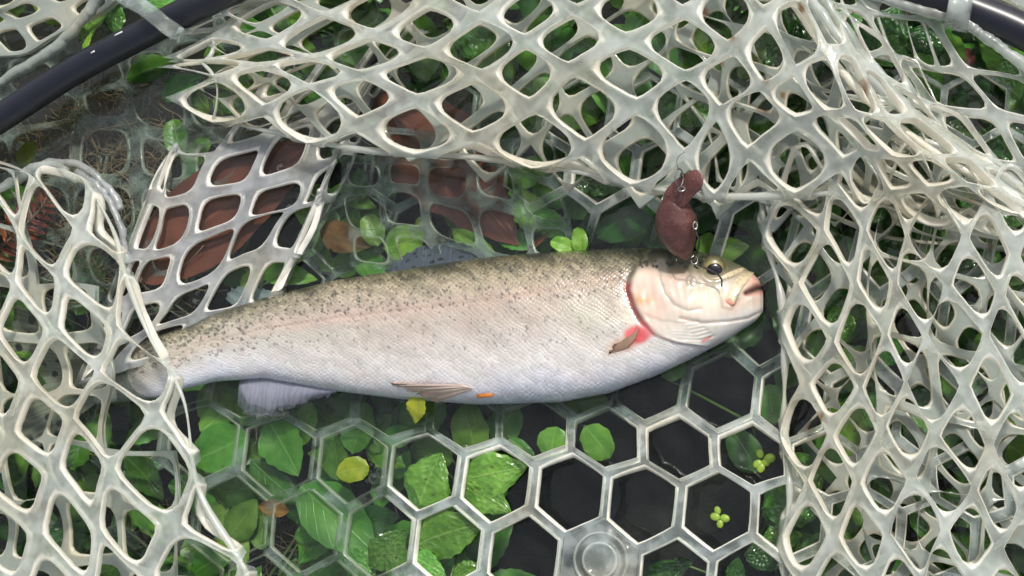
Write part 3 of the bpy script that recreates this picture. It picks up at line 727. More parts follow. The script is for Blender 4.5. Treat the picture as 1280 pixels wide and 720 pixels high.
bn = N.bump(hb, .55, .0006)
pr = N.princ(Base_Color=c1, Roughness=N.math('SUBTRACT', .36, N.math('MULTIPLY', smk, N.math('MULTIPLY', rnd, .12))), Normal=bn, Specular_IOR_Level=.55, Coat_Weight=N.mr(smk, 0, 1, .3, .6), Coat_Roughness=.1, Metallic=N.math('MULTIPLY', smk, .12))
N.set(pr, 'Coat Normal', bn)
MAT['skin'] = N.done(pr.outputs[0])
TL = np.array(trout.location)
mesh('body', fv-TL, [tuple(q) for q in ff]+[tuple(q[:3]) for q in caps]+[(n0-NA+a_, n0-NA+(a_+1) % NA, n0+1) for a_ in range(NA)], MAT['skin'], trout, attrs={'scales': sm, 'backness': dark}, uv=sv, colattr=Cf)

# fins
def m_fin(name, c, c2, clear=.25, spot=None, rays=26):
    N = NT(name); uv = N.attr('puv', 'Vector'); sx = N.n('ShaderNodeSeparateXYZ'); N.set(sx, 0, uv); u, v = sx.outputs[0], sx.outputs[1]
    nz = N.noise(uv, 5, 4, .6)
    st = N.mr(N.math('SINE', N.math('ADD', N.math('MULTIPLY', u, rays*6.28), N.math('MULTIPLY', N.noise(N.vm('MULTIPLY', uv, (9, 1.2, 0)), 1, 2, .6, dim='2D'), 14))), -.9, .9)
    cc = N.mix(N.math('MULTIPLY', st, N.mr(v, 0, 1, .35, .8)), c, c2)
    cc = N.mix(N.math('MULTIPLY', nz, .3), cc, tuple(q*.6 for q in c))
    if spot:
        vo = N.n('ShaderNodeTexVoronoi'); N.set(vo, 'Vector', N.vm('MULTIPLY', uv, (spot[0], spot[1], 0))); vo.inputs['Scale'].default_value = 1; vo.inputs['Randomness'].default_value = .6
        cc = N.mix(N.mr(vo.outputs['Distance'], .24, .36, .9, 0), cc, (.02, .02, .03))
    p = N.princ(Base_Color=cc, Roughness=.35, Normal=N.bump(st, .25, .0004), Specular_IOR_Level=.5)
    t = N.n('ShaderNodeBsdfTransparent'); return N.done(N.mixs(N.mr(v, .2, 1, clear*.4, clear), p.outputs[0], t.outputs[0]))
def fin(name, base, tip, mat, nb=40, nt_=14, thick=.0004, curl=0.0, rip=.0006):
    """base/tip: polylines of (px,py,z mm)"""
    b = spline(base, nb); t = spline(tip, nb); u = np.linspace(0, 1, nb); v = np.linspace(0, 1, nt_)
    q_ = b[None]*(1-v[:, None, None])+t[None]*v[:, None, None]
    z = q_[..., 2]*.001+curl*np.sin(math.pi*v)[:, None]+rip*np.sin(u*24)[None]*v[:, None]
    jag = np.random.default_rng(len(base)+nb).normal(0, 1.0, nb)
    px = q_[..., 0]+(jag*v[:, None]**6)*.8; py = q_[..., 1]+(jag*v[:, None]**6)*1.2
    p = P(px, py, z); uv = np.stack(np.broadcast_arrays(u[None], v[:, None]), -1)
    taper = (1-.75*v)[:, None, None]*np.array([0, 0, 1.])*thick
    vt = (p+taper).reshape(-1, 3); vb = (p-taper).reshape(-1, 3); n = len(vt)
    f = np.vstack([grid_faces(nt_, nb), grid_faces(nt_, nb)[:, ::-1]+n])
    rim = np.concatenate([np.arange(nb), np.arange(1, nt_)*nb+nb-1, (nt_-1)*nb+np.arange(nb-2, -1, -1), np.arange(nt_-2, 0, -1)*nb])
    r2 = np.roll(rim, -1); f = np.vstack([f, np.stack([rim, rim+n, r2+n, r2], 1)])
    return mesh(name, np.vstack([vt, vb])-TL, f, mat, trout, uv=np.vstack([uv.reshape(-1, 2)]*2))
MF = dict(dorsal=m_fin('fin_dorsal', (.10, .115, .16), (.07, .08, .115), .15, (11, 4)), pale=m_fin('fin_anal', (.30, .31, .39), (.20, .21, .28), .5, rays=19),
          adi=m_fin('fin_adipose', (.30, .35, .37), (.2, .24, .26), .25, (4, 2)), pelv=m_fin('fin_pelvic', (.66, .53, .46), (.46, .30, .22), .12, rays=12), tail=m_fin('fin_tail', (.30, .30, .24), (.18, .18, .14), .2, (9, 7)),
          pect=m_fin('fin_pectoral', (.33, .21, .15), (.25, .15, .10), .3, rays=6))
fin('dorsal_fin', [(488, 342, -3), (540, 335, -3), (618, 324, -3)], [(480, 338, -7), (515, 313, -9), (545, 305, -9), (580, 305, -8), (610, 318, -6)], MF['dorsal'])
fin('adipose_fin', [(344, 370, -7), (320, 377, -8), (296, 386, -8)], [(338, 362, -7), (312, 359, -9), (290, 362, -10), (282, 374, -10)], MF['adi'], 24, 8)
fin('anal_fin', [(424, 486, 4), (380, 478, 3), (335, 470, 1), (300, 471, -2)], [(420, 492, 1), (385, 503, -1), (350, 514, -2), (318, 520, -3), (296, 506, -5)], MF['pale'], 60, 16, curl=.003)
fzv = lambda pts, d=0: [(a, b, float(fish_z(a, b)[0])*1000+d+e) for a, b, e in pts]
fin('pelvic_fin', fzv([(592, 486, -.5), (588, 484, .8), (580, 481, 1.2)]), [(545, 503, 8), (515, 490, 15), (488, 479, 19)], MF['pelv'], 30, 18, .0009, curl=.003)
fin('pelvic_fin', [(575, 497, 3), (560, 499, 2), (545, 499, 1)], [(520, 504, -2), (500, 502, -2), (484, 500, -2)], MF['pale'], 20, 10)
fin('pectoral_fin', fzv([(799, 411, .1), (794, 424, .3), (786, 434, .1)]), fzv([(771, 430, .2), (763, 438, .2), (760, 443, .0)]), MF['pect'], 20, 12, .0006, curl=.0004, rip=0)
fin('tail_fin', [(122, 430, -13), (116, 466, -14), (122, 503, -13)], [(20, 380, -16), (10, 430, -16), (24, 470, -16), (14, 525, -16), (34, 570, -16)], MF['tail'], 60, 20)
# eye
N = NT('eye_iris'); o_ = N.obj(); d_ = N.vm('LENGTH', N.vm('MULTIPLY', o_, (1, 1, 0)))
ci = N.ramp(N.math('DIVIDE', d_, .0068), [(0, (.22, .16, .04)), (.55, (.27, .20, .06)), (.72, (.24, .19, .08)), (.82, (.10, .10, .05)), (1, (.05, .05, .03))])
ci = N.mix(N.math('MULTIPLY', N.noise(o_, 500, 4, .6), .6), ci, (.18, .15, .05))
MAT['iris'] = N.done(N.princ(Base_Color=ci, Roughness=.35, Coat_Weight=.5, Coat_Roughness=.05).outputs[0])
MAT['pupil'] = m_simple('eye_pupil', (.004, .004, .006), .08, coat=1.0, bump=0)
ez = float(fish_z(892, 336)[0]); ep = P(892, 336, ez-.0012)
v, f = lathe([(.0072, -.0015), (.0068, .0002), (.0060, .0014), (.0048, .0023), (.0034, .0029), (.0017, .0033), (.00005, .0034)], 32)
tilt = Matrix.Rotation(math.radians(22), 4, 'X')
eye = mesh('eye', v, f, MAT['iris'], trout); eye.location = Vector(ep)-trout.location; eye.rotation_euler = (math.radians(14), math.radians(10), 0); eye.scale = (1.04,)*3
v, f = lathe([(.0043, .0018), (.0040, .0028), (.0032, .0034), (.0018, .0038), (.00005, .0039)], 28)
pu = mesh('pupil', v*[1.08, .92, 1], f, MAT['pupil'], eye); pu.location = (.0004, -.0002, 0)
# maxilla
N = NT('jaw_skin'); o_ = N.geo(); nz = N.noise(o_, 350, 4, .6); at = N.attr('edge')
cj = N.mix(N.mr(nz, .45, .7), (.54, .45, .29), (.30, .26, .18)); cj = N.mix(N.mr(at, .72, 1.0), cj, (.72, .22, .16))
MAT['jaw'] = N.done(N.princ(Base_Color=cj, Roughness=.35, Coat_Weight=.3, Normal=N.bump(nz, .2, .0008)).outputs[0])
q_ = spline([(940, 340, 0), (931, 347, .5), (920, 359, .8), (912, 372, .8), (908, 380, .2)], 24)
jz = np.array([float(fish_z(a, b)[0]) for a, b in q_[:, :2]])
jp = P(q_[:, 0], q_[:, 1], jz+q_[:, 2]*.001-.0006)
jr = PXM*np.interp(np.linspace(0, 1, 24), [0, .2, .6, .85, .97, 1], [3, 5, 8, 9, 7, 2])
v, f = tube_vf(jp, jr, 14, .18)
ea = np.concatenate([np.repeat(np.linspace(0, 1, 24), 14), [0, 1]])
mesh('jaw_bone', v-TL, f, MAT['jaw'], trout, attrs={'edge': ea})
q_ = spline([(882, 350, .3), (900, 349, .6), (918, 341, .8), (930, 336, .4)], 16)
jz = np.array([float(fish_z(a, b)[0]) for a, b in q_[:, :2]])
v, f = tube_vf(P(q_[:, 0], q_[:, 1], jz+q_[:, 2]*.001-.0008), PXM*np.interp(np.linspace(0, 1, 16), [0, .5, 1], [2, 4, 2.5]), 10, .5)
mesh('cheek_ridge', v-TL, f, MAT['jaw'], trout, attrs={'edge': np.zeros(len(v))})

# ------------------------------------------------------------------ lure
lure = empty('fishing_lure', 'small maroon diving lure with speckles lying above the eye of the trout', 'fishing lure', P(850, 275, .03))
LL = np.array(lure.location)
N = NT('lure_paint'); o_ = N.obj(); nz = N.noise(o_, 120, 4, .6)
vo = N.n('ShaderNodeTexVoronoi'); N.set(vo, 'Vector', o_); vo.inputs['Scale'].default_value = 420
cl = N.mix(N.mr(nz, .35, .7), (.062, .022, .019), (.11, .038, .031))
cl = N.mix(N.math('MULTIPLY', N.mr(vo.outputs['Distance'], .14, .26, 1, 0), N.math('GREATER_THAN', N.noise(o_, 260, 1), .5)), cl, (.012, .006, .006))
cl = N.mix(N.math('MULTIPLY', N.mr(N.noise(o_, 900, 2), .62, .7), .4), cl, (.3, .16, .13))
MAT['lure'] = N.done(N.princ(Base_Color=cl, Roughness=.38, Coat_Weight=.25, Coat_Roughness=.2, Normal=N.bump(N.noise(o_, 700, 3), .12, .0005)).outputs[0])
MAT['steel'] = m_simple('hook_steel', (.55, .54, .52), .25, metal=1.0, var=.2)
MAT['steel_dark'] = m_simple('hook_dark_steel', (.10, .095, .09), .3, metal=1.0, var=.2)
def loft(name, pts, rad, flat, ns=22, n=44):
    q_ = spline(pts, n); p_ = P(q_[:, 0], q_[:, 1], q_[:, 2]*.001); t_ = np.linspace(0, 1, n)
    r_ = PXM*np.interp(t_, np.linspace(0, 1, len(rad)), rad); fl = np.interp(t_, np.linspace(0, 1, len(flat)), flat)
    v, f = tube_vf(p_, r_, ns); m_ = n*ns; vv_ = v[:m_].reshape(n, ns, 3); d_ = vv_-p_[:, None]; d_[..., 2] *= fl[:, None]
    v[:m_] = (p_[:, None]+d_).reshape(-1, 3); return mesh(name, v-LL, f, MAT['lure'], lure)
loft('lure_body', [(859, 325, 33), (855, 315, 34), (850, 300, 37), (846, 284, 40), (844, 268, 44), (846, 254, 48), (851, 246, 50)], [1, 7, 12.5, 17, 21, 24, 25, 24, 21, 17, 13, 8], [.8, .8, .8, .6])
loft('diving_lip', [(838, 262, 50), (843, 250, 52), (851, 240, 54), (861, 231, 56), (871, 224, 58), (878, 221, 59)], [9, 13, 15, 15, 14.5, 13.5, 12.5, 10.5, 4], [.10, .09])
def wire(name, pts, r, mat='steel_dark', n=40):
    q_ = spline(pts, n); v, f = tube_vf(P(q_[:, 0], q_[:, 1], q_[:, 2]*.001), r, 8); return mesh(name, v-LL, f, MAT[mat], lure)
def ring(name, cx, cy, z, rx_, ry_, r, mat, a0=0):
    a = np.linspace(0, 2*math.pi, 30)+a0
    return wire(name, [(cx+rx_*math.cos(t), cy+ry_*math.sin(t), z+1.5*math.sin(t*1.0)) for t in a], r, mat, 60)
ring('split_ring', 852, 236, 60, 4, 3, .0005, 'steel'); ring('line_clip', 849, 222, 60, 5, 11, .0004, 'steel_dark'); ring('line_knot', 853, 219, 58, 2, 2.5, .0005, 'steel_dark')
ring('split_ring', 869, 282, 48, 2.5, 4.5, .0006, 'steel'); ring('split_ring', 868, 325, 40, 4, 5, .0005, 'steel'); ring('hook_eye', 872, 331, 37, 4, 4, .0005, 'steel_dark')
wire('hook', [(870, 290, 47), (874, 302, 46), (870, 318, 43), (858, 328, 38), (848, 330, 36), (845, 322, 35), (846, 316, 36)], .00045)
wire('hook', [(872, 331, 37), (884, 336, 35), (896, 342, 33), (902, 350, 31), (902, 358, 29)], .0005)
wire('fishing_line', [(849, 212, 57), (846, 205, 60), (848, 196, 58), (856, 190, 66)], .00018)

# ------------------------------------------------------------------ plants
def leaf_mesh(kind, seed):
    r = np.random.default_rng(seed); nu, nv = 13, 7
    x = np.linspace(0, 1, nu); s = np.linspace(-1, 1, nv)
    if kind == 'round': wd = np.sqrt(np.clip(1-((x-.52)/.5)**2, 0, 1))*.5; wd = wd*(1-.12*(x-.5)); wd[0] = .03; wd[-1] = .025
    elif kind == 'long': wd = .5*np.sin(np.pi*np.clip(x, 0, 1)**.85)**.8; wd[0] = .02; wd[-1] = .01
    else:
        wd = .5*np.sin(np.pi*x**.78)**.85; wd[0] = .03; wd[-1] = .01
        wd[1:-1] *= 1+.05*np.where(np.arange(nu-2) % 2 == 0, 1, -1)
    wd *= 1+r.normal(0, .03, nu)
    bend = r.uniform(-.05, .05)
    X_ = np.repeat(x[:, None], nv, 1); Y_ = wd[:, None]*s[None]+bend*np.sin(np.pi*x)[:, None]
    Z_ = .16*r.uniform(.5, 1.3)*np.abs(s)[None]*wd[:, None]-.10*r.uniform(-.3, 1.4)*(X_-.4)**2
    Z_ = Z_+r.normal(0, .011, X_.shape)+.03*np.sin(X_*9+r.uniform(0, 6))*np.abs(s)[None]
    Z_ = Z_-.10*np.abs(s)[None]**3*wd[:, None]*r.uniform(0, 2)
    me = bpy.data.meshes.new('leaf_'+kind); v = np.stack([X_, Y_, Z_], -1).reshape(-1, 3)
    me.from_pydata([tuple(q) for q in v], [], [tuple(q) for q in grid_faces(nu, nv)])
    me.polygons.foreach_set('use_smooth', np.ones(len(me.polygons), bool))
    at = me.attributes.new('puv', 'FLOAT_VECTOR', 'POINT'); u3 = np.stack([X_, np.repeat(s[None], nu, 0), np.full_like(X_, seed*.37)], -1).reshape(-1, 3).astype(np.float32); at.data.foreach_set('vector', u3.ravel())
    return me
LM = {}
def get_leaf(kind, var, tone):
    k_ = (kind, var, tone)
    if k_ not in LM:
        m_ = leaf_mesh(kind, var*17+{'round': 1, 'mint': 2, 'long': 3}[kind]); m_.materials.append(G[tone]); LM[k_] = m_
    return LM[k_]
def leaf_obj(x, y, L, W, ang, z, tone, kind, parent=None, name='leaf', dz=0.0, roll=0.0):
    a = math.radians(ang); ux, uy_ = math.cos(a), -math.sin(a)
    b = P(x-ux*L/2, y-uy_*L/2, (z-dz)*.001); t = P(x+ux*L/2, y+uy_*L/2, (z+dz)*.001)
    ex = Vector(t-b); ln = ex.length; ex.normalize(); ez_ = Vector((0, 0, 1)); ey = ez_.cross(ex).normalized(); ez_ = ex.cross(ey)
    R = Matrix((ex, ey, ez_)).transposed().to_4x4() @ Matrix.Rotation(roll, 4, 'X')
    o = bpy.data.objects.new(name, get_leaf(kind, random.randrange(6), tone)); col.objects.link(o)
    base = Vector(b)
    if parent is not None: o.parent = parent; base = base-parent.location
    o.matrix_basis = Matrix.Translation(base) @ R @ Matrix.Diagonal((ln, W*PXM, ln*min(1.0, 80.0/L)**1.5, 1))
    return o, b

# (x, y, length, width, tip angle, z mm, tone, kind, rise)
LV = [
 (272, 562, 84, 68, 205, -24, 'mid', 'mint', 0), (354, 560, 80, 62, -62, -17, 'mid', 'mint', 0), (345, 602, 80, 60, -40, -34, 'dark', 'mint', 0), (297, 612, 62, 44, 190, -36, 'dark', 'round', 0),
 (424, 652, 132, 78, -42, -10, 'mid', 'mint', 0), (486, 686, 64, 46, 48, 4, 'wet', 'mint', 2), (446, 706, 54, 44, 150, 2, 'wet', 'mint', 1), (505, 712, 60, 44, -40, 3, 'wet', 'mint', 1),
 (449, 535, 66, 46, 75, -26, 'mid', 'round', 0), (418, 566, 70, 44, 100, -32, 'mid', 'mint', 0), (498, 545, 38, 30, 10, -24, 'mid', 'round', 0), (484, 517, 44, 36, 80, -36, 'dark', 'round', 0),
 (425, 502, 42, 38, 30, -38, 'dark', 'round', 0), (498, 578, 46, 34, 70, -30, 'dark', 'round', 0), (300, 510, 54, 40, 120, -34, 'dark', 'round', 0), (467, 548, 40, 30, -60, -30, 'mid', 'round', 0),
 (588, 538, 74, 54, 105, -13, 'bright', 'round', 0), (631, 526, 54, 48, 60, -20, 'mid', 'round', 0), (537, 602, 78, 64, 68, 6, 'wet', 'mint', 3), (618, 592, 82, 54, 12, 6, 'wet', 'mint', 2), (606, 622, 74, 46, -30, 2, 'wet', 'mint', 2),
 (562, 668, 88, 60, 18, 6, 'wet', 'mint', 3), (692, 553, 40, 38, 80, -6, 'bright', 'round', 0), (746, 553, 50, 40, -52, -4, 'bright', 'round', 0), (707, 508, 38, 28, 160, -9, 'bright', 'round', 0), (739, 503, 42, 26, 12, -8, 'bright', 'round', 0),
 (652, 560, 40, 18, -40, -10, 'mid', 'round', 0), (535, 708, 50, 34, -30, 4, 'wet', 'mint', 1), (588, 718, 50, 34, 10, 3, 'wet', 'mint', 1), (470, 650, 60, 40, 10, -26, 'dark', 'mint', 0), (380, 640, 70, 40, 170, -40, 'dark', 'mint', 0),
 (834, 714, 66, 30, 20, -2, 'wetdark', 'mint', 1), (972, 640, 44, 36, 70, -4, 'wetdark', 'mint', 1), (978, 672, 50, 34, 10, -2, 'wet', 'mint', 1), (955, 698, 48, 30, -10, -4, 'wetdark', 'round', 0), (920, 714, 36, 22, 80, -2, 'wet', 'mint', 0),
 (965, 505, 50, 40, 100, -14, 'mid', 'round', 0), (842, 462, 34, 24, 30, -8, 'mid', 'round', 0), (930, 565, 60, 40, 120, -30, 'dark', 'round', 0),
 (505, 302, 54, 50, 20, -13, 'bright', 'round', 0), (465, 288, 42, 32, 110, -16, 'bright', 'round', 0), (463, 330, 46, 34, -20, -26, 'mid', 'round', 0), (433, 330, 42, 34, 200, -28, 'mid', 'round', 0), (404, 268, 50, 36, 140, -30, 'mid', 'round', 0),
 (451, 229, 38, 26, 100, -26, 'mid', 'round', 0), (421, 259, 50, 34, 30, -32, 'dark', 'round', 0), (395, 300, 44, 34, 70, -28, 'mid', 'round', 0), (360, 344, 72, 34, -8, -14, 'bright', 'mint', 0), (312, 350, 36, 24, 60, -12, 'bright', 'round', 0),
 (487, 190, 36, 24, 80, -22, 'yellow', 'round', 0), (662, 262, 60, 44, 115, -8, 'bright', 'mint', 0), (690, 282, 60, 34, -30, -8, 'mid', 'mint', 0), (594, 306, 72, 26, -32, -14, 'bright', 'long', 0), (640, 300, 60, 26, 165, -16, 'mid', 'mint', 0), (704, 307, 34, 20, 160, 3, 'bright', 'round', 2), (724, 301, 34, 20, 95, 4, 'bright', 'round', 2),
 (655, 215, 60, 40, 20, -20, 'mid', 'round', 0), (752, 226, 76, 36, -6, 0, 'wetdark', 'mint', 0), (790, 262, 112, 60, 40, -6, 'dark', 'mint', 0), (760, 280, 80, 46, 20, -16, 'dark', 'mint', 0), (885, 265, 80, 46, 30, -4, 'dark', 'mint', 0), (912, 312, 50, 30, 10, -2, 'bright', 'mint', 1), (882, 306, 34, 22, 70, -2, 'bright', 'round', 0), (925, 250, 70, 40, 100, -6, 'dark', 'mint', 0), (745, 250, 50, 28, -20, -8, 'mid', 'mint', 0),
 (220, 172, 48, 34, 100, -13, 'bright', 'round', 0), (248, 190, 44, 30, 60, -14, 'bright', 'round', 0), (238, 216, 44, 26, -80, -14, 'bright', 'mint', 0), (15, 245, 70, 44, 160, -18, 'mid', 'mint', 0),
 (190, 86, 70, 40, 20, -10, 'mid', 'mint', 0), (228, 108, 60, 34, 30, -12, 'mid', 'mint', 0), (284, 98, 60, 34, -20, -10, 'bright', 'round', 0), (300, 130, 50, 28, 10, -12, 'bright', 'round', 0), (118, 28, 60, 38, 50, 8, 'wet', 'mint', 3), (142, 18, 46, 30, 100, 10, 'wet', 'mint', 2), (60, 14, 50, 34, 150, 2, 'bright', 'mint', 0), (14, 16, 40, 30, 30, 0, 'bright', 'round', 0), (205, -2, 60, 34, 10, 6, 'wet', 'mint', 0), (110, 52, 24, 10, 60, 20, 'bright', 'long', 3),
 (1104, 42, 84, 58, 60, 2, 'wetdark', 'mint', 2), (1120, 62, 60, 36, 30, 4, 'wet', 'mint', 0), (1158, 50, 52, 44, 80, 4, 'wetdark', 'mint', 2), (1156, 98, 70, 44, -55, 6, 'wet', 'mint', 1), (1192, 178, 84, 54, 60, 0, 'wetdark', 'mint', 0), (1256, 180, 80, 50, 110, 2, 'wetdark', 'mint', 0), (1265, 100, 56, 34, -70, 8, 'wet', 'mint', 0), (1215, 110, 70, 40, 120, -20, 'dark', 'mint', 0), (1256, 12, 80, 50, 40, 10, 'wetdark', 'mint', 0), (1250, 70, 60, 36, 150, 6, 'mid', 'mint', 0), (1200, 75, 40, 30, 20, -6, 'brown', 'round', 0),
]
# filler foliage under the folds
rf = np.random.default_rng(42)
def fill(n, x0, x1, y0, y1, tones, zr, test=None, sz=(46, 88)):
    k_ = 0
    while k_ < n:
        x, y = rf.uniform(x0, x1), rf.uniform(y0, y1)
        if test and not test(x, y): continue
        L = rf.uniform(*sz); kind = 'mint' if rf.random() < .65 else 'round'
        LV.append((x, y, L, L*rf.uniform(.52, .75), rf.uniform(0, 360), rf.uniform(*zr), tones[rf.integers(len(tones))], kind, rf.uniform(-6, 6))); k_ += 1
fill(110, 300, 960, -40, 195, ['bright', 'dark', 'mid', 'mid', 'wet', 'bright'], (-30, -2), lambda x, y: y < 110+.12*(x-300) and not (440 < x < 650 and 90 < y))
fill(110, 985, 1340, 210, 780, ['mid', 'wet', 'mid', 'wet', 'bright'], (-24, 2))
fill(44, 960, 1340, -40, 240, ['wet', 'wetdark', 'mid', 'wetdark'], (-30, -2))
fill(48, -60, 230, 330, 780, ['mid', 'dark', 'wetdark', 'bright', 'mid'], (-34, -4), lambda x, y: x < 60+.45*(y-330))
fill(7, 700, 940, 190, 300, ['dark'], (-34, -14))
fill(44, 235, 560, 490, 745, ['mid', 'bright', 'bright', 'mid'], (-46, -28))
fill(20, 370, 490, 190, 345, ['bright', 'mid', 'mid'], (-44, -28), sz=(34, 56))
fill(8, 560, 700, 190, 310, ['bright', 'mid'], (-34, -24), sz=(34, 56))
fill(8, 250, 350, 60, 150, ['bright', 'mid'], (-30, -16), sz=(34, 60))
PL = [
 (300, 580, 'submerged broad-leaved green sprig beneath the hexagons between left net fold and anal fin'),
 (395, 625, 'green sprig with one long wide leaf under the hexagons near the yellow floating leaf'),
 (480, 690, 'bright wet sprig poking up at the bottom edge left of the large puckered leaves'),
 (460, 540, 'cluster of round sunken leaves just below the belly near the pelvic fin'),
 (580, 620, 'sprig of large puckered leaves with droplets rising through the hexagons below the fish'),
 (610, 535, 'pair of smooth round leaves close under the middle of the white belly'),
 (720, 530, 'sprig of small round bright leaves over dark water below the pectoral fin'),
 (850, 705, 'dark wet leaf tip at the bottom edge right of the net button'),
 (960, 650, 'wet sprig along the lower left edge of the right net fold'),
 (940, 530, 'sunken round leaves in dark water below the jaw of the trout'),
 (470, 300, 'bright round-leaved sunken sprig beside the orange dead leaf above the dorsal fin'),
 (400, 275, 'dim sunken sprig between the wet net strip and the orange dead leaf'),
 (340, 345, 'two bright leaves under water between adipose fin and wet net strip'),
 (670, 275, 'bright green sprig above the back of the trout right of the large brown leaf'),
 (770, 250, 'large dark glossy leaves under the hexagons left of the lure'),
 (900, 280, 'dark leaves with bright tips behind the head of the trout right of the lure'),
 (235, 190, 'three bright heart-like leaves under the thin mesh left of the brown leaf'),
 (40, 250, 'dim green leaf under water at the left edge by the reddish frond'),
 (250, 110, 'green sunken leaves just below the dark hoop at upper left'),
 (110, 15, 'bright wet leaves outside the dark hoop in the top left corner'),
 (1140, 60, 'wet dark mint-like leaves seen through open squares beside the dark hoop'),
 (1220, 150, 'dark toothed leaves under the open mesh at the right edge below the hoop'),
 (1265, 20, 'dark leaves outside the hoop in the top right corner'),
 (420, 40, 'green foliage under the upper net fold, left end near the hoop'),
 (560, 30, 'green foliage under the upper net fold above the large brown leaf'),
 (700, 60, 'green foliage under the middle of the upper net fold'),
 (850, 80, 'green foliage under the upper net fold above the lure'),
 (1000, 130, 'foliage deep under the stained shoulder of the net at upper right'),
 (1060, 320, 'foliage under the right net fold level with the trout snout'),
 (1200, 340, 'foliage under the right net fold at the right edge, upper part'),
 (1060, 480, 'foliage under the middle of the right net fold'),
 (1220, 500, 'foliage under the right net fold at the right edge, middle part'),
 (1070, 640, 'foliage under the lower part of the right net fold'),
 (1220, 670, 'foliage under the right net fold in the bottom right corner'),
 (20, 420, 'foliage under the upper half of the left net fold'),
 (60, 560, 'foliage under the middle of the left net fold'),
 (150, 680, 'foliage under the left net fold at the bottom edge'),
 (20, 700, 'foliage under the left net fold in the bottom left corner'),
]
plants = []
for (x, y, lb) in PL:
    plants.append(empty('water_plant', lb, 'plant', P(x, y, -.13), 'leafy water plants growing under the net'))
pc = np.array([(a, b) for a, b, _ in PL], float)
kids = [[] for _ in PL]
for lf in LV:
    if lf[1] > 470 and 230 < lf[0] < 1000: lf = lf[:5]+(min(lf[5], float(zA(lf[0], lf[1]))-5.5),)+lf[6:]
    kids[int(np.argmin((pc[:, 0]-lf[0])**2+(pc[:, 1]-lf[1])**2))].append(lf)
for (x, y, lb), pe, ks in zip(PL, plants, kids):
    if not ks: bpy.data.objects.remove(pe); continue
    pl = np.array(pe.location); zt_ = min(k_[5] for k_ in ks)-6
    top = P(x, y, min(zt_, -8)*.001)
    st = np.array([pl, pl*.6+top*.4+[.004, .003, 0], pl*.25+top*.75+[-.003, .002, 0], top]); st = spline(st, 9)
    v, f = tube_vf(st, np.linspace(.0022, .0014, 9), 6); mesh('stem', v-pl, f, MAT['stem'], pe)
    for (lx, ly, L, W, ang, z, tone, kind, rise) in ks:
        o, b = leaf_obj(lx, ly, L, W, ang, z, tone, kind, pe, 'leaf', rise*.5, random.uniform(-.25, .25))
        b = np.array(b); stp = spline(np.array([top-[0, 0, .004], (top+b)/2-[0, 0, .008], b+[0, 0, .0003]]), 6)
        v, f = tube_vf(stp, np.linspace(.0011, .0008, 6), 5); mesh('leaf_stalk', v-pl, f, MAT['stem'], pe)

# deep ground cover
vv, fc, uvs = [], [], []; base = 0
lm = leaf_mesh('mint', 5); co = np.zeros(len(lm.vertices)*3); lm.vertices.foreach_get('co', co); co = co.reshape(-1, 3)
fq = np.array([list(p_.vertices) for p_ in lm.polygons]); uq = np.zeros(len(co)*3, np.float32); lm.attributes['puv'].data.foreach_get('vector', uq); uq = uq.reshape(-1, 3)[:, :2]
for _ in range(620):
    x, y = rf.uniform(-150, 1430), rf.uniform(-150, 870)
    if (640 < x < 980 and 440 < y < 760) or (x < 400 and y < 330) or (440 < x < 640 and 150 < y < 300): continue
    L = rf.uniform(50, 95)*PXM; a = rf.uniform(0, 6.28); c0 = P(x, y, rf.uniform(-.08, -.045))
    q_ = co*[L, L*.6, L]; ti = rf.normal(0, .25)
    q_ = np.stack([q_[:, 0]*math.cos(a)-q_[:, 1]*math.sin(a), q_[:, 0]*math.sin(a)+q_[:, 1]*math.cos(a), q_[:, 2]+ti*q_[:, 0]], 1)+c0
    vv.append(q_); fc.append(fq+base); uvs.append(uq+rf.uniform(0, 9)*0); base += len(co)
gc = mesh('deep_foliage', np.vstack(vv), np.vstack(fc), G['mid'], uv=np.vstack(uvs)); tag(gc, 'dark mass of leaves deep under the water', None, None, 'stuff')

# ------------------------------------------------------------------ loose things
def single(name, label, cat, x, y, L, W, ang, z, tone, kind, rise=0, group=None):
    o, b = leaf_obj(x, y, L, W, ang, z, tone, kind, None, name, rise); return tag(o, label, cat, group)
single('floating_leaf', 'round yellow-green leaf floating below the belly beside a few bubbles', 'leaf', 441, 588, 42, 32, 12, 1.5, 'yellow', 'round')
single('small_leaf', 'small yellow-green leaf stuck to the belly at the pelvic fin', 'leaf', 520, 510, 40, 26, -95, 8, 'yellow', 'mint', -4)
single('yellowed_leaf', 'yellow-green leaf with a hole under thin mesh near the left edge', 'leaf', 34, 193, 36, 30, 60, -10, 'yellow', 'round')
single('dead_leaf', 'orange-brown dead leaf under water above the dorsal fin', 'leaf', 432, 297, 66, 42, -18, -15, 'orange', 'mint')
single('yellow_scrap', 'small bright yellow leaf scrap under water left of the large brown leaf', 'leaf', 529, 276, 24, 14, 30, -12, 'yellow', 'long')
single('yellow_scrap', 'small ochre leaf scrap under the hexagons by the left net fold', 'leaf', 342, 636, 40, 22, 170, -18, 'orange', 'long')
single('brown_leaf', 'large smooth red-brown leaf under the wet net strip at left', 'leaf', 278, 262, 290, 130, 37, -7, 'brown', 'long')
single('plant_stalk', 'short ochre stalk under water above the back of the trout', 'stalk', 672, 305, 44, 7, 45, -6, 'orange', 'long')
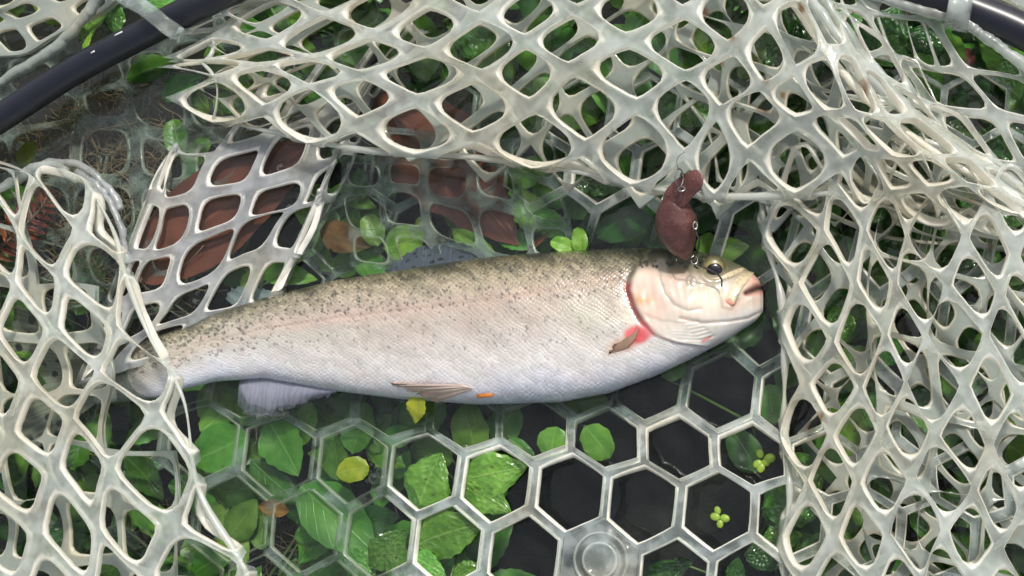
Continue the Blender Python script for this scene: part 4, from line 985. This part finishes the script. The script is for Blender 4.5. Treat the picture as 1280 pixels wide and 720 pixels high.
# fronds built of leaflets
def frond(name, label, pts, n, l0, l1, tone, wid=.2):
    e_ = empty(name, label, 'frond', P(*pts[0][:2], pts[0][2]*.001)); q_ = spline(pts, n)
    v, f = tube_vf(P(q_[:, 0], q_[:, 1], q_[:, 2]*.001), .0012, 6); mesh('midrib', v-np.array(e_.location), f, MAT['root'], e_)
    t = np.gradient(q_[:, :2], axis=0)
    for i_ in range(n):
        a = math.degrees(math.atan2(-t[i_, 1], t[i_, 0])); L = np.interp(i_/(n-1), [0, .3, 1], [l0*.8, l0, l1])
        for s_ in (-1, 1):
            aa = a+s_*62; x = q_[i_, 0]+math.cos(math.radians(aa))*L/2; y = q_[i_, 1]-math.sin(math.radians(aa))*L/2
            leaf_obj(x, y, L, L*wid, aa, q_[i_, 2]+random.uniform(-1, 1), tone, 'long', e_, 'leaflet', -1.5)
    return e_
single('brown_leaf', 'large dark red-brown leaf under water above the middle of the trout', 'leaf', 556, 212, 262, 128, -46, -12, 'brown', 'mint')
frond('red_frond', 'orange-red fern frond under the left net fold near the left edge', [(-8, 318, -6), (22, 290, -6), (50, 262, -6), (62, 240, -6)], 13, 34, 12, 'red', .3)
# root mat
def roots(name, label, n, cx, cy, sx_, sy_, seed, z=-22):
    r = np.random.default_rng(seed); V_, F_ = [], []; b_ = 0
    for _ in range(n):
        p0 = np.array([cx+r.normal(0, sx_), cy+r.normal(0, sy_), z+r.uniform(-14, 8)]); a = r.uniform(0, 6.28); pts = [p0]
        for _k in range(4):
            a += r.normal(0, .7); pts.append(pts[-1]+np.array([math.cos(a)*22, math.sin(a)*18, r.normal(0, 2)]))
        q_ = spline(pts, 12); v, f = tube_vf(P(q_[:, 0], q_[:, 1], q_[:, 2]*.001), r.uniform(.00018, .0005), 4)
        V_.append(v); F_ += [tuple(np.array(k_)+b_) for k_ in f]; b_ += len(v)
    o = mesh(name, np.vstack(V_), F_, MAT['root']); return tag(o, label, None, None, 'stuff')
roots('root_mat', 'tangle of fine brown roots under water at upper left', 420, 110, 190, 90, 60, 5)
roots('root_fibres', 'loose pale root fibres under the left net fold', 90, 120, 320, 50, 40, 6, -14)
roots('bottom_roots', 'fine dark roots in the gap below the hexagons', 90, 360, 680, 60, 40, 8, -60)
# sprigs of duckweed
N = NT('duckweed'); MAT['duck'] = N.done(N.princ(Base_Color=N.mix(N.noise(N.obj(), 300, 3), (.28, .40, .05), (.16, .28, .03)), Roughness=.35).outputs[0])
def duckweed(label, x, y, lobes):
    e_ = empty('duckweed', label, 'plant', P(x, y, .0005), 'floating duckweed sprigs')
    for dx, dy, r_ in lobes:
        v, f = lathe([(1, -.1), (1.0, .05), (.85, .2), (.5, .3), (.001, .33)], 14)
        o = mesh('frond_lobe', v*[r_*PXM, r_*PXM*.8, r_*PXM], f, MAT['duck'], e_); o.location = Vector(P(x+dx, y+dy, .0008))-e_.location; o.rotation_euler = (0, 0, math.atan2(-dy, dx))
duckweed('tiny five-lobed duckweed sprig in dark water nearer the trout jaw', 954, 576, [(-4, -9, 5.5), (8, -3, 7), (-7, 4, 6), (-3, 9, 6), (3, 2, 5)])
duckweed('tiny duckweed sprig in dark water nearer the bottom edge', 900, 647, [(-3, -9, 5), (-6, -1, 6), (6, 1, 6), (0, 8, 5)])
# bark chip on the belly, twig flecks
v, f = tube_vf(P(np.array([596., 602, 608, 616]), np.array([495., 494.5, 494, 493.5]), fish_z([596, 602, 608, 616], [494, 494, 494, 493.5])+.0010), np.array([.0011, .0014, .0014, .0011]), 8, .5)
tag(mesh('bark_chip', v, f, m_simple('bark_orange', (.46, .15, .02), .6)), 'tiny orange bark chip stuck on the lower belly', 'bark chip')
v, f = tube_vf(P(np.array([592., 598, 603, 608]), np.array([214., 208, 203, 196]), np.full(4, -.004)), np.array([.0004, .0012, .0012, .0003]), 6, .5)
tag(mesh('needle', v, f, m_simple('needle_red', (.42, .10, .03), .6)), 'thin orange-red needle lying over the brown leaf above the trout', 'twig')
# bubbles
N = NT('bubble_film'); lw = N.n('ShaderNodeLayerWeight'); lw.inputs[0].default_value = .35
g_ = N.n('ShaderNodeBsdfGlossy'); g_.inputs['Roughness'].default_value = .03; t_ = N.n('ShaderNodeBsdfTransparent')
MAT['bubble'] = N.done(N.mixs(N.math('MULTIPLY', lw.outputs['Facing'], .8), t_.outputs[0], g_.outputs[0]))
v, f = lathe([(math.cos(a), math.sin(a)) for a in np.linspace(-.2, 1.5, 9)]+[(.0005, 1)], 18)
bub = mesh('air_bubble', v, f, MAT['bubble']); bdata = bub.data; bpy.data.objects.remove(bub)
def bubble(x, y, r_, label, group, z=0.0):
    o = bpy.data.objects.new('air_bubble', bdata); col.objects.link(o); o.location = P(x, y, z); o.scale = (r_*PXM,)*3; tag(o, label, 'bubble', group)
for x, y, r_ in ((468, 598, 8), (461, 590, 4), (474, 589, 4.5), (470, 583, 3), (478, 597, 3.5), (460, 601, 3), (464, 581, 2.5), (479, 590, 2.5)): bubble(x, y, r_, 'clear bubble clustered beside the yellow-green floating leaf', 'bubbles by the floating leaf')
for k_ in range(24):
    t = rf.uniform(0, 1); x = 304+t*62; bubble(x, 514+7*math.sin(t*3.1)+rf.normal(0, 1.2), rf.uniform(1.5, 4.2), 'tiny bubble along the lower edge of the anal fin', 'bubbles on the anal fin')
for x, y, r_ in ((583, 559, 6), (594, 558, 3.5), (602, 559, 2.6), (609, 558, 2.2), (576, 560, 2.5)): bubble(x, y, r_, 'clear bubble in a row at the edge of the round leaf under the belly', 'bubbles under the belly leaf')
for x, y, r_ in ((542, 494, 5), (537, 491, 2.5), (548, 492, 2.5), (541, 488, 2), (547, 496, 2)): bubble(x, y, r_, 'tiny bubble on the brownish pelvic fin', 'bubbles on the pelvic fin', float(fish_z(542, 494)[0])+.001)
for k_ in range(16):
    t = rf.uniform(0, 1); bubble(228+t*30+rf.normal(0, 2), 404-t*50+rf.normal(0, 3), rf.uniform(1.5, 4), 'tiny bubble where the wet net strip meets the back near the tail', 'bubbles by the tail', .001)
for x, y, r_ in ((365, 157, 7), (352, 210, 7), (322, 211, 4), (392, 195, 4), (196, 412, 6), (363, 260, 6)): bubble(x, y, r_, 'single clear bubble caught in the wet net strip at left', 'bubbles on the wet strip', .002)
